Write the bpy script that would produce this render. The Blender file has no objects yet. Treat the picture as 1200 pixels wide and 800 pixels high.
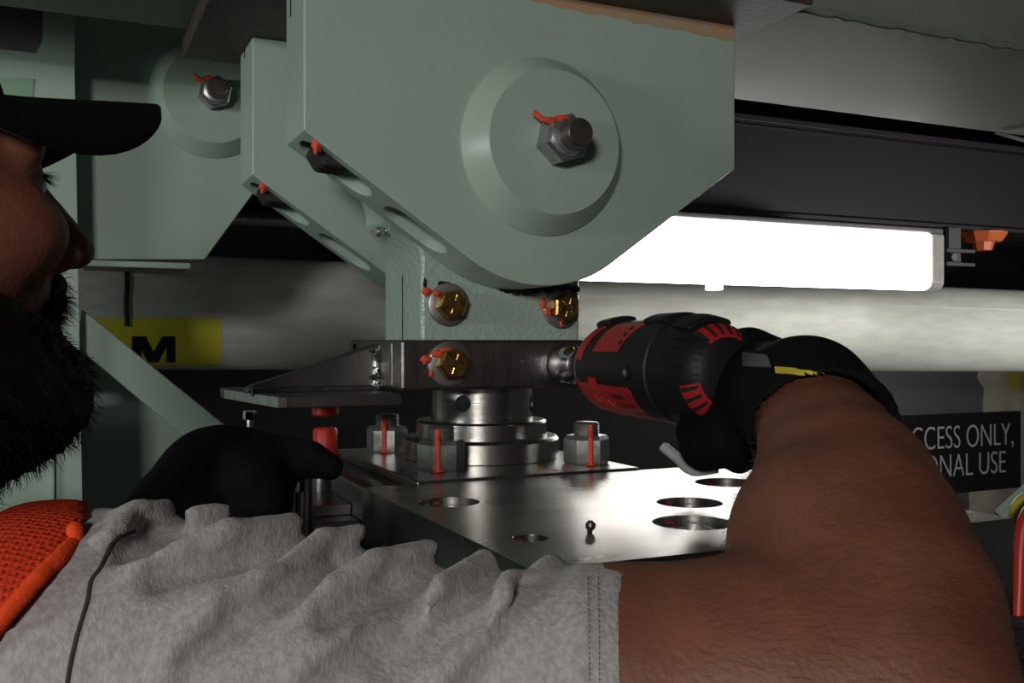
import bpy, bmesh, math, random
import numpy as np
from mathutils import Vector, Matrix, noise
from mathutils.bvhtree import BVHTree

random.seed(7)
rng = np.random.default_rng(7)
SC = bpy.context.scene
COL = SC.collection
PI = math.pi

# ------------------------------------------------------------------ camera
# world X runs along the girder, Y runs in depth across it, Z is up with 0 at eye level
FPX = 1150.0
YAW = math.atan(0.46)
CS, SN = math.cos(YAW), math.sin(YAW)
cam_d = bpy.data.cameras.new('camera')
cam_d.sensor_width = 36.0
cam_d.lens = 36.0 * FPX / 1200.0
cam_d.clip_start = 0.02
cam = bpy.data.objects.new('camera', cam_d)
COL.objects.link(cam)
cam.location = (0, 0, 0)
cam.rotation_euler = (PI / 2, 0, -YAW)
SC.camera = cam

# ------------------------------------------------------------------ world, lamps, exposure
SC.view_settings.view_transform = 'Standard'
SC.view_settings.look = 'None'
SC.view_settings.gamma = 1.0
SC.view_settings.use_curve_mapping = False
SC.view_settings.exposure = 0.0
wd = bpy.data.worlds.new('dim_hall')
SC.world = wd
wd.use_nodes = True
wd.node_tree.nodes['Background'].inputs[0].default_value = (0.80, 0.84, 0.82, 1)
wd.node_tree.nodes['Background'].inputs[1].default_value = 0.035
FIXTURE_POWER = 8.0


def c2w(r, f, z):
    return Vector((CS * r + SN * f, -SN * r + CS * f, z))


def area(name, cpos, ctarget, sx, sy, power, col):
    l = bpy.data.lights.new(name, 'AREA')
    l.shape = 'RECTANGLE'
    l.size, l.size_y, l.energy, l.color = sx, sy, power, col
    o = bpy.data.objects.new(name, l)
    COL.objects.link(o)
    p, t = c2w(*cpos), c2w(*ctarget)
    o.location = p
    o.rotation_euler = (t - p).to_track_quat('-Z', 'Y').to_euler()
    return o


# the next fluorescent lamps of the row, left of and behind the photographer
area('lamp_beside', (-1.75, -0.55, 0.22), (0.0, 0.85, 0.0), 0.5, 0.16, 10.0, (0.95, 1.0, 0.95))
area('lamp_behind', (-0.34, -1.45, 0.34), (0.05, 0.9, 0.0), 0.3, 0.16, 17.0, (1.0, 0.96, 0.92))
# unseen fill light added beyond the right edge to brighten pipe and wall
area('fill_right', (2.35, 1.35, -0.12), (1.15, 2.55, 0.05), 0.5, 0.16, 3.2, (1.0, 0.97, 0.92)).data.spread = math.radians(75)

# ------------------------------------------------------------------ pixel helpers (1200 x 800 frame)


def W(px, py, X=None, Y=None, Z=None, f=None):
    a, b = (px - 600) / FPX, (400 - py) / FPX
    d = Vector((CS * a + SN, -SN * a + CS, b))
    if f is not None:
        t = f
    elif X is not None:
        t = X / d.x
    elif Y is not None:
        t = Y / d.y
    else:
        t = Z / d.z
    return d * t


def C(px, py, f):
    return np.array([(px - 600) / FPX * f, f, (400 - py) / FPX * f])


# ------------------------------------------------------------------ materials
MATS = {}


def mat(name, col, rough=0.5, metal=0.0, var=0.0, vscale=20.0, bump=0.0, bscale=200.0, spec=0.5,
        stretch=None, col2=None, coat=0.0, sheen=0.0, detail=4.0, lo=0.35, hi=0.65, rvar=0.0, sss=0.0):
    m = bpy.data.materials.new(name)
    m.use_nodes = True
    nt = m.node_tree
    b = nt.nodes['Principled BSDF']
    b.inputs['Base Color'].default_value = (*col, 1)
    b.inputs['Roughness'].default_value = rough
    b.inputs['Metallic'].default_value = metal
    b.inputs['Specular IOR Level'].default_value = spec
    b.inputs['Coat Weight'].default_value = coat
    b.inputs['Sheen Weight'].default_value = sheen
    if sss:
        b.inputs['Subsurface Weight'].default_value = sss
        b.inputs['Subsurface Scale'].default_value = 0.006
        b.inputs['Subsurface Radius'].default_value = (1, .4, .25)
    tc = nt.nodes.new('ShaderNodeTexCoord')
    mp = nt.nodes.new('ShaderNodeMapping')
    geo = nt.nodes.new('ShaderNodeNewGeometry')
    nt.links.new(geo.outputs['Position'], mp.inputs['Vector'])
    if stretch:
        mp.inputs['Scale'].default_value = stretch
    if var > 0 or col2 or rvar:
        n = nt.nodes.new('ShaderNodeTexNoise')
        n.inputs['Scale'].default_value = vscale
        n.inputs['Detail'].default_value = detail
        nt.links.new(mp.outputs['Vector'], n.inputs['Vector'])
        cr = nt.nodes.new('ShaderNodeValToRGB')
        cr.color_ramp.elements[0].position = lo
        cr.color_ramp.elements[1].position = hi
        c2 = col2 if col2 else tuple(c * (1 - var) for c in col)
        cr.color_ramp.elements[0].color = (*c2, 1)
        cr.color_ramp.elements[1].color = (*col, 1)
        nt.links.new(n.outputs['Fac'], cr.inputs['Fac'])
        nt.links.new(cr.outputs['Color'], b.inputs['Base Color'])
        if rvar:
            mr = nt.nodes.new('ShaderNodeMapRange')
            mr.inputs['To Min'].default_value = max(0.02, rough - rvar)
            mr.inputs['To Max'].default_value = rough + rvar
            nt.links.new(n.outputs['Fac'], mr.inputs['Value'])
            nt.links.new(mr.outputs['Result'], b.inputs['Roughness'])
    if bump > 0:
        n2 = nt.nodes.new('ShaderNodeTexNoise')
        n2.inputs['Scale'].default_value = bscale
        n2.inputs['Detail'].default_value = 3
        nt.links.new(mp.outputs['Vector'], n2.inputs['Vector'])
        bp = nt.nodes.new('ShaderNodeBump')
        bp.inputs['Strength'].default_value = bump
        bp.inputs['Distance'].default_value = 0.002
        nt.links.new(n2.outputs['Fac'], bp.inputs['Height'])
        nt.links.new(bp.outputs['Normal'], b.inputs['Normal'])
    MATS[name] = m
    return m


def emis(name, col, s):
    m = bpy.data.materials.new(name)
    m.use_nodes = True
    b = m.node_tree.nodes['Principled BSDF']
    b.inputs['Base Color'].default_value = (.9, .9, .88, 1)
    b.inputs['Emission Color'].default_value = (*col, 1)
    b.inputs['Emission Strength'].default_value = s
    MATS[name] = m
    return m


mat('mint', (.39, .50, .425), .34, var=.10, vscale=6, bump=.05, bscale=260)
mat('mint_cast', (.38, .49, .425), .22, var=.12, vscale=12, bump=.55, bscale=190)
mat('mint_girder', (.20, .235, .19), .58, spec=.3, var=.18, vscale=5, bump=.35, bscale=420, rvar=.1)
mat('rust_plate', (.085, .055, .045), .55, col2=(.045, .035, .032), vscale=30, bump=.2, bscale=150)
mat('rust_stain', (.50, .27, .14), .6, col2=(.38, .33, .24), vscale=26, lo=.3, hi=.6)
mat('steel', (.42, .41, .39), .30, 1.0, var=.25, vscale=9, bump=.06, bscale=300, rvar=.08)
mat('steel_top', (.46, .44, .415), .29, 1.0, var=.3, vscale=12, bump=.10, bscale=260, rvar=.05, stretch=(1, 3, 1))
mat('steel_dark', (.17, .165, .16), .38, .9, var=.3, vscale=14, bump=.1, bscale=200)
mat('steel_band', (.30, .28, .27), .36, 1.0, var=.4, vscale=25, bump=.12, bscale=180, stretch=(3, 3, .7))
mat('steel_turned', (.46, .45, .43), .27, 1.0, var=.15, vscale=40, bump=.08, bscale=160, stretch=(.2, .2, 8))
mat('zinc', (.52, .53, .53), .32, .9, var=.3, vscale=60, bump=.1, bscale=300)
mat('bolt_grey', (.40, .39, .38), .42, .85, var=.3, vscale=70)
mat('chrome', (.62, .63, .65), .10, 1.0)
mat('yellow_zinc', (.62, .40, .12), .30, 1.0, col2=(.30, .17, .06), vscale=160, bump=.3, bscale=300)
mat('bolt_end', (.22, .18, .165), .42, .9, var=.3, vscale=60)
mat('orange_paint', (.66, .075, .03), .65)
mat('red_paint', (.62, .03, .02), .45)
mat('red_dark', (.20, .02, .015), .6)
mat('black_rubber', (.012, .012, .013), .6, bump=.15, bscale=300)
mat('black_hole', (.01, .01, .01), .8)
mat('gap_black', (.012, .014, .013), .35, bump=.5, bscale=120)
mat('beam_dark', (.036, .033, .040), .42, bump=.05)
mat('panel_black', (.010, .010, .011), .7)
mat('wall_charcoal', (.008, .008, .0085), .8)
mat('wall_grey', (.11, .11, .115), .75, var=.15, vscale=5, bump=.1, bscale=90)
mat('wall_cream', (.55, .50, .43), .8, var=.3, vscale=9, bump=.1, bscale=60)
mat('concrete', (.16, .155, .15), .85, var=.3, vscale=5, bump=.2, bscale=60)
mat('pipe_wrap', (.76, .77, .71), .62, var=.14, vscale=14, bump=.25, bscale=120, stretch=(1, 1, 4))
mat('yellow_sign', (.92, .86, .07), .5, var=.06, vscale=30)
mat('black_ink', (.008, .008, .009), .5)
mat('sign_black', (.008, .008, .010), .35)
mat('sign_text', (.55, .55, .56), .5)
mat('lens_end', (.62, .60, .55), .25, var=.2, vscale=50)
mat('orange_plastic', (.85, .19, .06), .4)
mat('grey_plastic', (.14, .14, .145), .5)
mat('tool_black', (.012, .012, .014), .5, spec=.3, bump=.08, bscale=500)
mat('tool_grey', (.13, .13, .135), .42)
mat('tool_red', (.46, .018, .022), .42)
mat('tool_red_dark', (.14, .008, .010), .5)
mat('tool_logo', (.56, .06, .06), .4)
mat('glove', (.0045, .0045, .005), .85, bump=.4, bscale=700, spec=.15)
mat('glove_leather', (.016, .016, .018), .5, bump=.35, bscale=350)
mat('glove_grey', (.10, .10, .105), .6)
mat('glove_yellow', (.62, .48, .05), .5)
mat('cap_cloth', (.004, .004, .0045), .9, bump=.3, bscale=800, spec=.1)
mat('cap_under', (.055, .040, .034), .85, bump=.3, bscale=800)
mat('hair', (.005, .004, .0035), .6, spec=.2)
mat('hook_grey', (.5, .51, .52), .4)
mat('arm_hair', (.09, .045, .025), .5)
mat('eye_white', (.5, .47, .45), .1)
mat('eye_dark', (.01, .008, .006), .05)
mat('skin', (.215, .078, .045), .55, col2=(.15, .050, .030), vscale=28, bump=.22, bscale=330, sss=.08, lo=.3, hi=.7)
mat('heather', (.42, .39, .375), .9, col2=(.31, .285, .28), vscale=520, bump=.35, bscale=900, sheen=.15, stretch=(.7, .7, .4), lo=.36, hi=.64)
mat('hem_thread', (.20, .19, .19), .9)
mat('seam_shade', (.035, .034, .036), .9)
mat('vest_edge', (.80, .075, .018), .8, bump=.3, bscale=500, spec=.1)
mat('denim', (.03, .035, .05), .9, bump=.3, bscale=500)
mat('boot', (.03, .02, .015), .6)
mat('cable_yellow', (.62, .50, .05), .4)
mat('cable_red', (.55, .03, .02), .4)
emis('lamp_lens', (1.0, .975, .93), FIXTURE_POWER)


def vest_material():
    m = mat('vest_mesh', (.55, .04, .014), .8, spec=.1)
    nt = m.node_tree
    b = nt.nodes['Principled BSDF']
    mp = [n for n in nt.nodes if n.type == 'MAPPING'][0]
    mp.inputs['Rotation'].default_value = (0.2, 0.25, 0.6)
    v = nt.nodes.new('ShaderNodeTexVoronoi')
    v.inputs['Scale'].default_value = 420
    v.inputs['Randomness'].default_value = .25
    nt.links.new(mp.outputs['Vector'], v.inputs['Vector'])
    cr = nt.nodes.new('ShaderNodeValToRGB')
    cr.color_ramp.elements[0].position, cr.color_ramp.elements[1].position = .12, .34
    cr.color_ramp.elements[0].color = (.13, .008, .005, 1)
    cr.color_ramp.elements[1].color = (.56, .042, .014, 1)
    nt.links.new(v.outputs['Distance'], cr.inputs['Fac'])
    nt.links.new(cr.outputs['Color'], b.inputs['Base Color'])
    bp = nt.nodes.new('ShaderNodeBump')
    bp.inputs['Strength'].default_value = .6
    bp.inputs['Distance'].default_value = .002
    nt.links.new(v.outputs['Distance'], bp.inputs['Height'])
    nt.links.new(bp.outputs['Normal'], b.inputs['Normal'])


vest_material()

# ------------------------------------------------------------------ object helpers
WL = {}


def tag(o, label=None, cat=None, group=None, kind=None):
    if label:
        o['label'] = label
    if cat:
        o['category'] = cat
    if group:
        o['group'] = group
    if kind:
        o['kind'] = kind
    return o


def thing(name, loc, label, cat, group=None, kind=None):
    o = bpy.data.objects.new(name, None)
    o.empty_display_size = .02
    COL.objects.link(o)
    o.location = loc
    WL[o.name] = Vector(loc)
    return tag(o, label, cat, group, kind)


def obj(name, geo, m, parent=None, bevel=0.0, seg=2, smooth=40, label=None):
    vs, fs = geo
    vs = np.asarray([tuple(v) for v in vs], float) if not isinstance(vs, np.ndarray) else vs
    c = (vs.min(0) + vs.max(0)) / 2
    me = bpy.data.meshes.new(name)
    me.from_pydata((vs - c).tolist(), [], [list(map(int, f)) for f in fs])
    me.validate()
    bm = bmesh.new()
    bm.from_mesh(me)
    bmesh.ops.recalc_face_normals(bm, faces=bm.faces)
    bm.to_mesh(me)
    bm.free()
    if isinstance(m, str):
        m = MATS[m]
    me.materials.append(m)
    o = bpy.data.objects.new(name, me)
    COL.objects.link(o)
    if parent:
        o.parent = parent
        o.location = Vector(c) - WL[parent.name]
    else:
        o.location = c
    WL[o.name] = Vector(c)
    if smooth:
        me.polygons.foreach_set('use_smooth', [True] * len(me.polygons))
        if smooth < 180:
            me.set_sharp_from_angle(angle=math.radians(smooth))
    if bevel:
        b = o.modifiers.new('bevel', 'BEVEL')
        b.width, b.segments, b.limit_method, b.angle_limit = bevel, seg, 'ANGLE', math.radians(35)
        b.harden_normals = True
    if label:
        o['label'] = label
    return o


def struct(name, geo, m, **k):
    o = obj(name, geo, m, **k)
    o['kind'] = 'structure'
    return o


def cut(o, cutters):
    """boolean-subtract the geometries and keep the result as the object's mesh"""
    tmp = []
    for g in cutters:
        c = obj('cutter', g, 'black_hole', smooth=0)
        md = o.modifiers.new('cut', 'BOOLEAN')
        md.operation, md.object, md.solver = 'DIFFERENCE', c, 'EXACT'
        tmp.append(c)
    while o.modifiers and o.modifiers[0].type == 'BEVEL':
        b = o.modifiers[0]
        o.modifiers.move(0, len(o.modifiers) - 1)
        break
    bpy.context.view_layer.update()
    me = bpy.data.meshes.new_from_object(o.evaluated_get(bpy.context.evaluated_depsgraph_get()))
    o.modifiers.clear()
    o.data = me
    for c in tmp:
        bpy.data.objects.remove(c)
    me.polygons.foreach_set('use_smooth', [True] * len(me.polygons))
    me.set_sharp_from_angle(angle=math.radians(32))
    return o


# ------------------------------------------------------------------ geometry helpers: each returns (verts, faces)


def join(*gs):
    V, F = [], []
    for v, f in gs:
        k = len(V)
        V += [tuple(p) for p in v]
        F += [[i + k for i in q] for q in f]
    return V, F


def prism(poly, vec):
    n = len(poly)
    vec = Vector(vec)
    V = [Vector(p) for p in poly] + [Vector(p) + vec for p in poly]
    F = [list(range(n)), list(range(2 * n - 1, n - 1, -1))]
    F += [[i, (i + 1) % n, (i + 1) % n + n, i + n] for i in range(n)]
    return V, F


def plate(pts, y0, y1):
    return prism([(x, y0, z) for x, z in pts], (0, y1 - y0, 0))


def box(x0, x1, y0, y1, z0, z1):
    return prism([(x0, y0, z0), (x1, y0, z0), (x1, y1, z0), (x0, y1, z0)], (0, 0, z1 - z0))


def frame_of(ax):
    ax = Vector(ax).normalized()
    h = Vector((0, 0, 1)) if abs(ax.z) < .9 else Vector((1, 0, 0))
    u = h.cross(ax).normalized()
    return ax, u, ax.cross(u)


def lathe(p0, ax, prof, n=40, a0=0.0, a1=2 * PI, phase=0.0, closed_prof=False):
    ax, u, v = frame_of(ax)
    p0 = Vector(p0)
    full = abs(a1 - a0 - 2 * PI) < 1e-6
    cnt = n if full else n + 1
    V, F = [], []
    for k in range(cnt):
        a = a0 + (a1 - a0) * k / n + phase
        d = u * math.cos(a) + v * math.sin(a)
        for t, r in prof:
            V.append(p0 + ax * t + d * r)
    m = len(prof)
    mm = m if closed_prof else m - 1
    for k in range(n):
        k2 = (k + 1) % cnt
        for i in range(mm):
            j = (i + 1) % m
            F.append([k * m + i, k * m + j, k2 * m + j, k2 * m + i])
    if full and not closed_prof:
        F.append([k * m for k in range(cnt)][::-1])
        F.append([k * m + m - 1 for k in range(cnt)])
    if not full and closed_prof:
        F.append(list(range(m)))
        F.append([(cnt - 1) * m + i for i in range(m)][::-1])
    return V, F


def cyl(p0, p1, r0, r1=None, n=32):
    p0, p1 = Vector(p0), Vector(p1)
    return lathe(p0, p1 - p0, [(0, r0), ((p1 - p0).length, r0 if r1 is None else r1)], n)


def hexa(p0, ax, af, h, phase=0.0):
    R = af / 2 / math.cos(PI / 6)
    return lathe(p0, ax, [(0, R * .93), (h * .1, R), (h * .86, R), (h, R * .88)], 6, phase=phase)


def tube(pts, r, n=10, closed=False):
    P = [Vector(p) for p in pts]
    V, F = [], []
    up = None
    N = len(P)
    for i, p in enumerate(P):
        d = (P[min(i + 1, N - 1)] - P[max(i - 1, 0)]).normalized()
        if up is None:
            _, up, _ = frame_of(d)
        up = (up - d * up.dot(d)).normalized()
        w = d.cross(up)
        rr = r(i / (N - 1)) if callable(r) else r
        for k in range(n):
            a = 2 * PI * k / n
            V.append(p + (up * math.cos(a) + w * math.sin(a)) * rr)
    for i in range(N - 1):
        for k in range(n):
            F.append([i * n + k, i * n + (k + 1) % n, (i + 1) * n + (k + 1) % n, (i + 1) * n + k])
    F.append(list(range(n))[::-1])
    F.append([(N - 1) * n + k for k in range(n)])
    return V, F


def ball(c, rad, n=16, m=10, jit=0.0, seed=0):
    c = Vector(c)
    if not hasattr(rad, '__len__'):
        rad = (rad, rad, rad)
    V, F = [], []
    V.append(c + Vector((0, 0, rad[2])))
    for i in range(1, m):
        t = PI * i / m
        for k in range(n):
            a = 2 * PI * k / n
            d = Vector((math.sin(t) * math.cos(a), math.sin(t) * math.sin(a), math.cos(t)))
            s = 1 + jit * noise.noise(d * 2.2 + Vector((seed, 0, 0)))
            V.append(c + Vector((d.x * rad[0], d.y * rad[1], d.z * rad[2])) * s)
    V.append(c - Vector((0, 0, rad[2])))
    for k in range(n):
        F.append([0, 1 + k, 1 + (k + 1) % n])
        b = 1 + (m - 2) * n
        F.append([len(V) - 1, b + (k + 1) % n, b + k])
    for i in range(m - 2):
        for k in range(n):
            a = 1 + i * n
            F.append([a + k, a + n + k, a + n + (k + 1) % n, a + (k + 1) % n])
    return V, F


def arc(cx, cz, r, a0, a1, n):
    return [(cx + r * math.cos(math.radians(a0 + (a1 - a0) * i / n)), cz + r * math.sin(math.radians(a0 + (a1 - a0) * i / n))) for i in range(n + 1)]


def smear(c, rx, rz, seed, ry=.0015):
    return ball(c, (rx, ry, rz), 14, 9, .5, seed)


# ================================================================== the setting
FLOOR = -1.55
struct('floor', box(-3, 5, -3, 2.75, FLOOR - .1, FLOOR), 'concrete')
struct('wall_back', box(-3, 5, 2.60, 2.75, FLOOR, 1.5), 'wall_charcoal')
struct('ceiling', box(-3, 5, -3, 2.75, 1.5, 1.6), 'wall_charcoal')
# painted lower wall on the right: grey paint with an older cream patch showing through
wl = struct('wall_right', box(W(972, 434, Y=2.5).x, 4.0, 2.5, 2.6, FLOOR, .02), 'wall_grey', bevel=.002)
xa = W(1150, 500, Y=2.5).x
xb = W(1196, 500, Y=2.5).x
zt, zb = W(1170, 434, Y=2.5).z, W(1130, 640, Y=2.5).z
pp = [(xa - .01, .0), (xa - .02, -.10), (xa - .025, -.13), (xa + .01, -.17), (xa + .002, -.30), (xa - .06, -.33), (xa - .065, -.42), (xa - .06, -.80),
      (xb + .1, -.80), (xb + .12, -.3), (xb + .1, 0)]
cp = struct('trim_1', plate(pp, 2.497, 2.5), 'wall_cream')
struct('trim_2', plate([(xb - .055, .0), (xb - .03, -.05), (xb - .06, -.12), (xb - .075, -.17), (xb - .02, -.18), (xb + .02, -.1), (xb + .02, 0)], 2.494, 2.497), 'cable_yellow')

# ------------------------------------------------------------------ girder and pad
GZ, PZ = .32, .30
g = thing('box_girder', (.5, .9, GZ), 'long mint green box girder running overhead above the brown pad', 'girder')
obj('girder_body', box(-2.2, 3.0, .745, 1.057, GZ, GZ + .5), 'mint_girder', g, bevel=.004)
ws = [(.62 + i * .012, .744 + .0010 * math.sin(i * 1.9) + random.uniform(-.0006, .0006), GZ + .001 + random.uniform(-.0012, .0012)) for i in range(150)]
obj('weld_bead', tube(ws, lambda t: .0042, 8), 'mint_girder', g)
ebp = W(1168, 154, Z=GZ - .002)
obj('end_strip', prism([ebp, ebp + Vector((.012, 0, 0)), ebp + Vector((.075, -.03, -.02)), ebp + Vector((.06, -.03, -.02))], (0, .004, -.003)), 'lens_end', g)

pad = obj('mounting_pad', box(.117, .611, .683, 1.09, PZ, GZ), 'rust_plate', bevel=.002)
tag(pad, 'flat dark brown rusty pad between girder and hanging clevis', 'plate')

# ------------------------------------------------------------------ near clevis
PX, PZC = .379, .168
XL, XR = .1715, .5835
ZK = .1645
YF0, YF1, YR0, YR1 = .76, .825, .985, 1.055


def clevis_outline(cx, cz, xl, xr, zk, ztop, r):
    # tangents from the two lower corners to the round bottom
    pts = [(xl, ztop), (xl, zk)]
    d = math.hypot(xl - cx, zk - cz)
    base = math.degrees(math.atan2(zk - cz, xl - cx)) % 360
    off = math.degrees(math.acos(r / d))
    a0 = base + off
    d2 = math.hypot(xr - cx, zk - cz)
    base2 = math.degrees(math.atan2(zk - cz, xr - cx)) % 360
    if base2 < 180:
        base2 += 360
    a1 = base2 - math.degrees(math.acos(r / d2))
    pts += arc(cx, cz, r, a0, a1, 28)
    pts += [(xr, zk), (xr, ztop)]
    return pts


OUT = clevis_outline(PX, PZC, XL, XR, ZK, PZ, .120)
clev = thing('clevis_hanger', (PX, .9, PZ), 'large mint green two-plate clevis hanger with pivot bolt, nearest the camera', 'clevis')


def slope_pockets(y0, y1):
    """stadium pockets milled into the slanted lower edge"""
    T = OUT[2]
    s0 = Vector((XL, 0, ZK))
    s1 = Vector((T[0], 0, T[1]))
    d = (s1 - s0).normalized()
    nrm = Vector((-d.z, 0, d.x))
    if nrm.z < 0:
        nrm = -nrm
    ym = (y0 + y1) / 2
    gs = []
    for a, b, w in ((.012, .070, .019), (.098, .150, .019)):
        pts = []
        for i in range(13):
            t = -PI / 2 + PI * i / 12
            pts.append((b - w * .6 + w * math.cos(t) * .9, w * math.sin(t)))
        for i in range(13):
            t = PI / 2 + PI * i / 12
            pts.append((a + w * .6 + w * math.cos(t) * .9, w * math.sin(t)))
        poly = [s0 + d * p + Vector((0, ym + q, 0)) - nrm * .02 for p, q in pts]
        gs.append(prism(poly, nrm * .042))
    return gs, s0, d, nrm, ym


for nm, y0, y1 in (('front_plate', YF0, YF1), ('rear_plate', YR0, YR1)):
    p = obj(nm, plate(OUT, y0, y1), 'mint', clev)
    gs, s0, d, nrm, ym = slope_pockets(y0, y1)
    cut(p, gs)
    p.data.materials.clear()
    p.data.materials.append(MATS['mint'])
    b = p.modifiers.new('bevel', 'BEVEL')
    b.width, b.segments, b.limit_method, b.angle_limit, b.harden_normals = .0016, 2, 'ANGLE', math.radians(40), True
    # black rubber stop seated in the upper pocket
    q = [s0 + d * .016 + nrm * .03, s0 + d * .016 - nrm * .003, s0 + d * .030 - nrm * .009, s0 + d * .052 + nrm * .004, s0 + d * .052 + nrm * .03]
    st = obj('rubber_stop', prism([v + Vector((0, ym - .017, 0)) for v in q], (0, .034, 0)), 'black_rubber', p, bevel=.003)
    obj('paint_mark', smear(s0 + d * .014 + Vector((0, y0 + .006, -.002)), .004, .006, 3, .003), 'orange_paint', p)
# rust run along the top edge of the front plate
rs = [(XL + .19, PZ)] + [(XL + .19 + i * .011, PZ - .006 - .006 * abs(noise.noise(Vector((i * .45, 2, 0)))) - .008 * (i / 20)) for i in range(21)] + [(XR - .0005, PZ - .02), (XR - .0005, PZ)]
fp = [o for o in COL.objects if o.name == 'front_plate'][0]
obj('rust_stain', plate(rs, YF0 - .0004, YF0 + .0004), 'rust_stain', fp)


def pivot_set(parent, x, z, yf, s=1.0, nutmat='zinc'):
    """conical cover disc with nut and bolt end on its face"""
    ax = (0, -1, 0)
    dsc = obj('cover_disc', lathe((x, yf + .002, z), ax, [(0, .0768 * s), (.004 * s, .0768 * s), (.0255 * s, .0625 * s), (.027 * s, .061 * s)], 96), 'mint', parent, smooth=25)
    yd = yf - .025 * s
    nt = obj('nut', hexa((x, yd, z), ax, .036 * s, .024 * s, .3), nutmat, parent, smooth=30)
    obj('nut_collar', lathe((x, yd - .024 * s, z), ax, [(0, .016 * s), (.004 * s, .0155 * s), (.005 * s, .0125 * s)], 32), nutmat, nt)
    obj('bolt_end', lathe((x, yd - .012 * s, z), ax, [(0, .0118 * s), (.030 * s, .0118 * s), (.032 * s, .0105 * s)], 32), 'bolt_end', parent)
    obj('paint_mark', join(smear((x - .017 * s, yd - .02 * s, z + .012 * s), .008 * s, .0028 * s, 5, .004), smear((x - .007 * s, yd - .026 * s, z + .0135 * s), .008 * s, .003 * s, 8, .003),
                           tube([(x - .016 * s, yd - .014 * s, z + .012 * s), (x - .025 * s, yd - .008 * s, z + .021 * s)], .0022 * s, 8)), 'orange_paint', nt)


pivot_set(clev, PX, PZC, YF0)
obj('edge_clip', tube([W(826, 224, Y=.80), W(831, 218, Y=.80), W(832, 222, Y=.80), W(828, 226, Y=.80)], .0012, 6), 'zinc', clev)
# small vertical score marks on the plate edges
for px, py, Y in ((341, 8, .80),):
    c = W(px, py, X=XL)
    obj('score_mark', box(XL - .0006, XL + .001, c.y - .0012, c.y + .0012, c.z - .008, c.z + .008), 'black_ink', clev)
c = W(287, 60, X=XL)
obj('score_mark', box(XL - .0006, XL + .001, c.y - .0015, c.y + .0015, c.z - .007, c.z + .007), 'black_ink', clev)

# ------------------------------------------------------------------ lug that hangs between the plates
NX0, NX1, NY0, NY1 = .292, .4525, .828, .938
nb = -.044
nk_ = [(0, .055), (.0, .075), (-.003, .088), (-.010, .100), (-.019, .110)]
right = [(NX1 - a, z) for a, z in nk_]
left = [(NX0 + a, z) for a, z in nk_][::-1]
LUG = [(NX0, nb), (NX1, nb)] + right + arc(PX, PZC, .116, -22, 202, 40) + left
lug = thing('pivot_lug', ((NX0 + NX1) / 2, .88, nb), 'mint green cast lug hanging between the clevis plates, carrying two gold bolts', 'lug')
lb = obj('lug_body', plate(LUG, NY0, NY1), 'mint_cast', lug, bevel=.004, seg=3)
obj('split_line', box(NX0 - .0006, NX0 + .001, .8795, .8812, nb + .046, .032 + .03), 'black_ink', lug)
gp = W(463, 266, X=NX0 - .018)
fit = obj('grease_fitting', join(lathe((.29, .893, gp.z + .002), (-1, -.25, -.1), [(0, .0075), (.006, .0075), (.008, .006)], 6),
                                 lathe((.283, .891, gp.z + .001), (-1, -.25, -.1), [(0, .0045), (.006, .004), (.0075, .003), (.0085, .0048), (.0125, .005), (.0155, .003)], 20)), 'zinc', lug)
obj('paint_mark', smear((.286, .886, gp.z + .004), .004, .008, 2, .006), 'red_paint', fit)
# torn sealant under the rounded plate
sl = [(W(588 + i * 5.4, 338 + (5 if i % 3 == 1 else 0), Y=.828).x, W(600, 334 + (7 if 1 < i < 8 else 3) * abs(math.sin(i * 1.3 + .6)), Y=.828).z) for i in range(17)]
obj('torn_sealant', join(*[ball((x, NY0 - .0015, z - .0012), (.005, .0022, .0028 + .002 * random.random()), 8, 6, .8, i) for i, (x, z) in enumerate(sl)]), 'gap_black', lug)
obj('paint_chip', join(ball(W(498, 333, Y=NY0), (.0016, .0012, .006), 8, 6, .7, 1), ball(W(520, 332, Y=NY0), (.007, .0012, .002), 8, 6, .8, 4)), 'gap_black', lug)


def hexbolt(parent, px, py, ysurf, rw, phase, matn='yellow_zinc', dark=False, marks=((-.019, .004, .006, .004),)):
    c = W(px, py, Y=ysurf)
    w = obj('washer', lathe((c.x, ysurf + .001, c.z), (0, -1, 0), [(0, rw), (.0035, rw), (.0042, rw * .95), (.0042, rw * .5)], 48), 'bolt_grey', parent)
    h = obj('bolt_head', hexa((c.x, ysurf - .003, c.z), (0, -1, 0), .0245, .013, phase), matn, w, smooth=30)
    # raised grade marks on the head
    gm = []
    for k in range(6):
        a = k * PI / 3 + .2
        p0 = Vector((c.x + math.cos(a) * .0035, ysurf - .0158, c.z + math.sin(a) * .0035))
        p1 = Vector((c.x + math.cos(a) * .0088, ysurf - .0158, c.z + math.sin(a) * .0088))
        gm.append(tube([p0, p1], .0009, 6))
    obj('grade_marks', join(*gm), matn, w)
    obj('paint_mark', join(*[smear((c.x + dx, ysurf - .0045, c.z + dz), rx, rz, i + 3, .002) for i, (dx, dz, rx, rz) in enumerate(marks)]), 'orange_paint', w)
    return c


hexbolt(lug, 525, 357, NY0, .0195, .2, marks=((-.0225, .0115, .0045, .0035), (-.013, .010, .003, .003)))
hexbolt(lug, 657, 361, NY0, .0195, .5, marks=((-.021, .004, .0035, .005), (-.016, -.004, .0035, .004), (-.002, -.014, .001, .004)))

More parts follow.
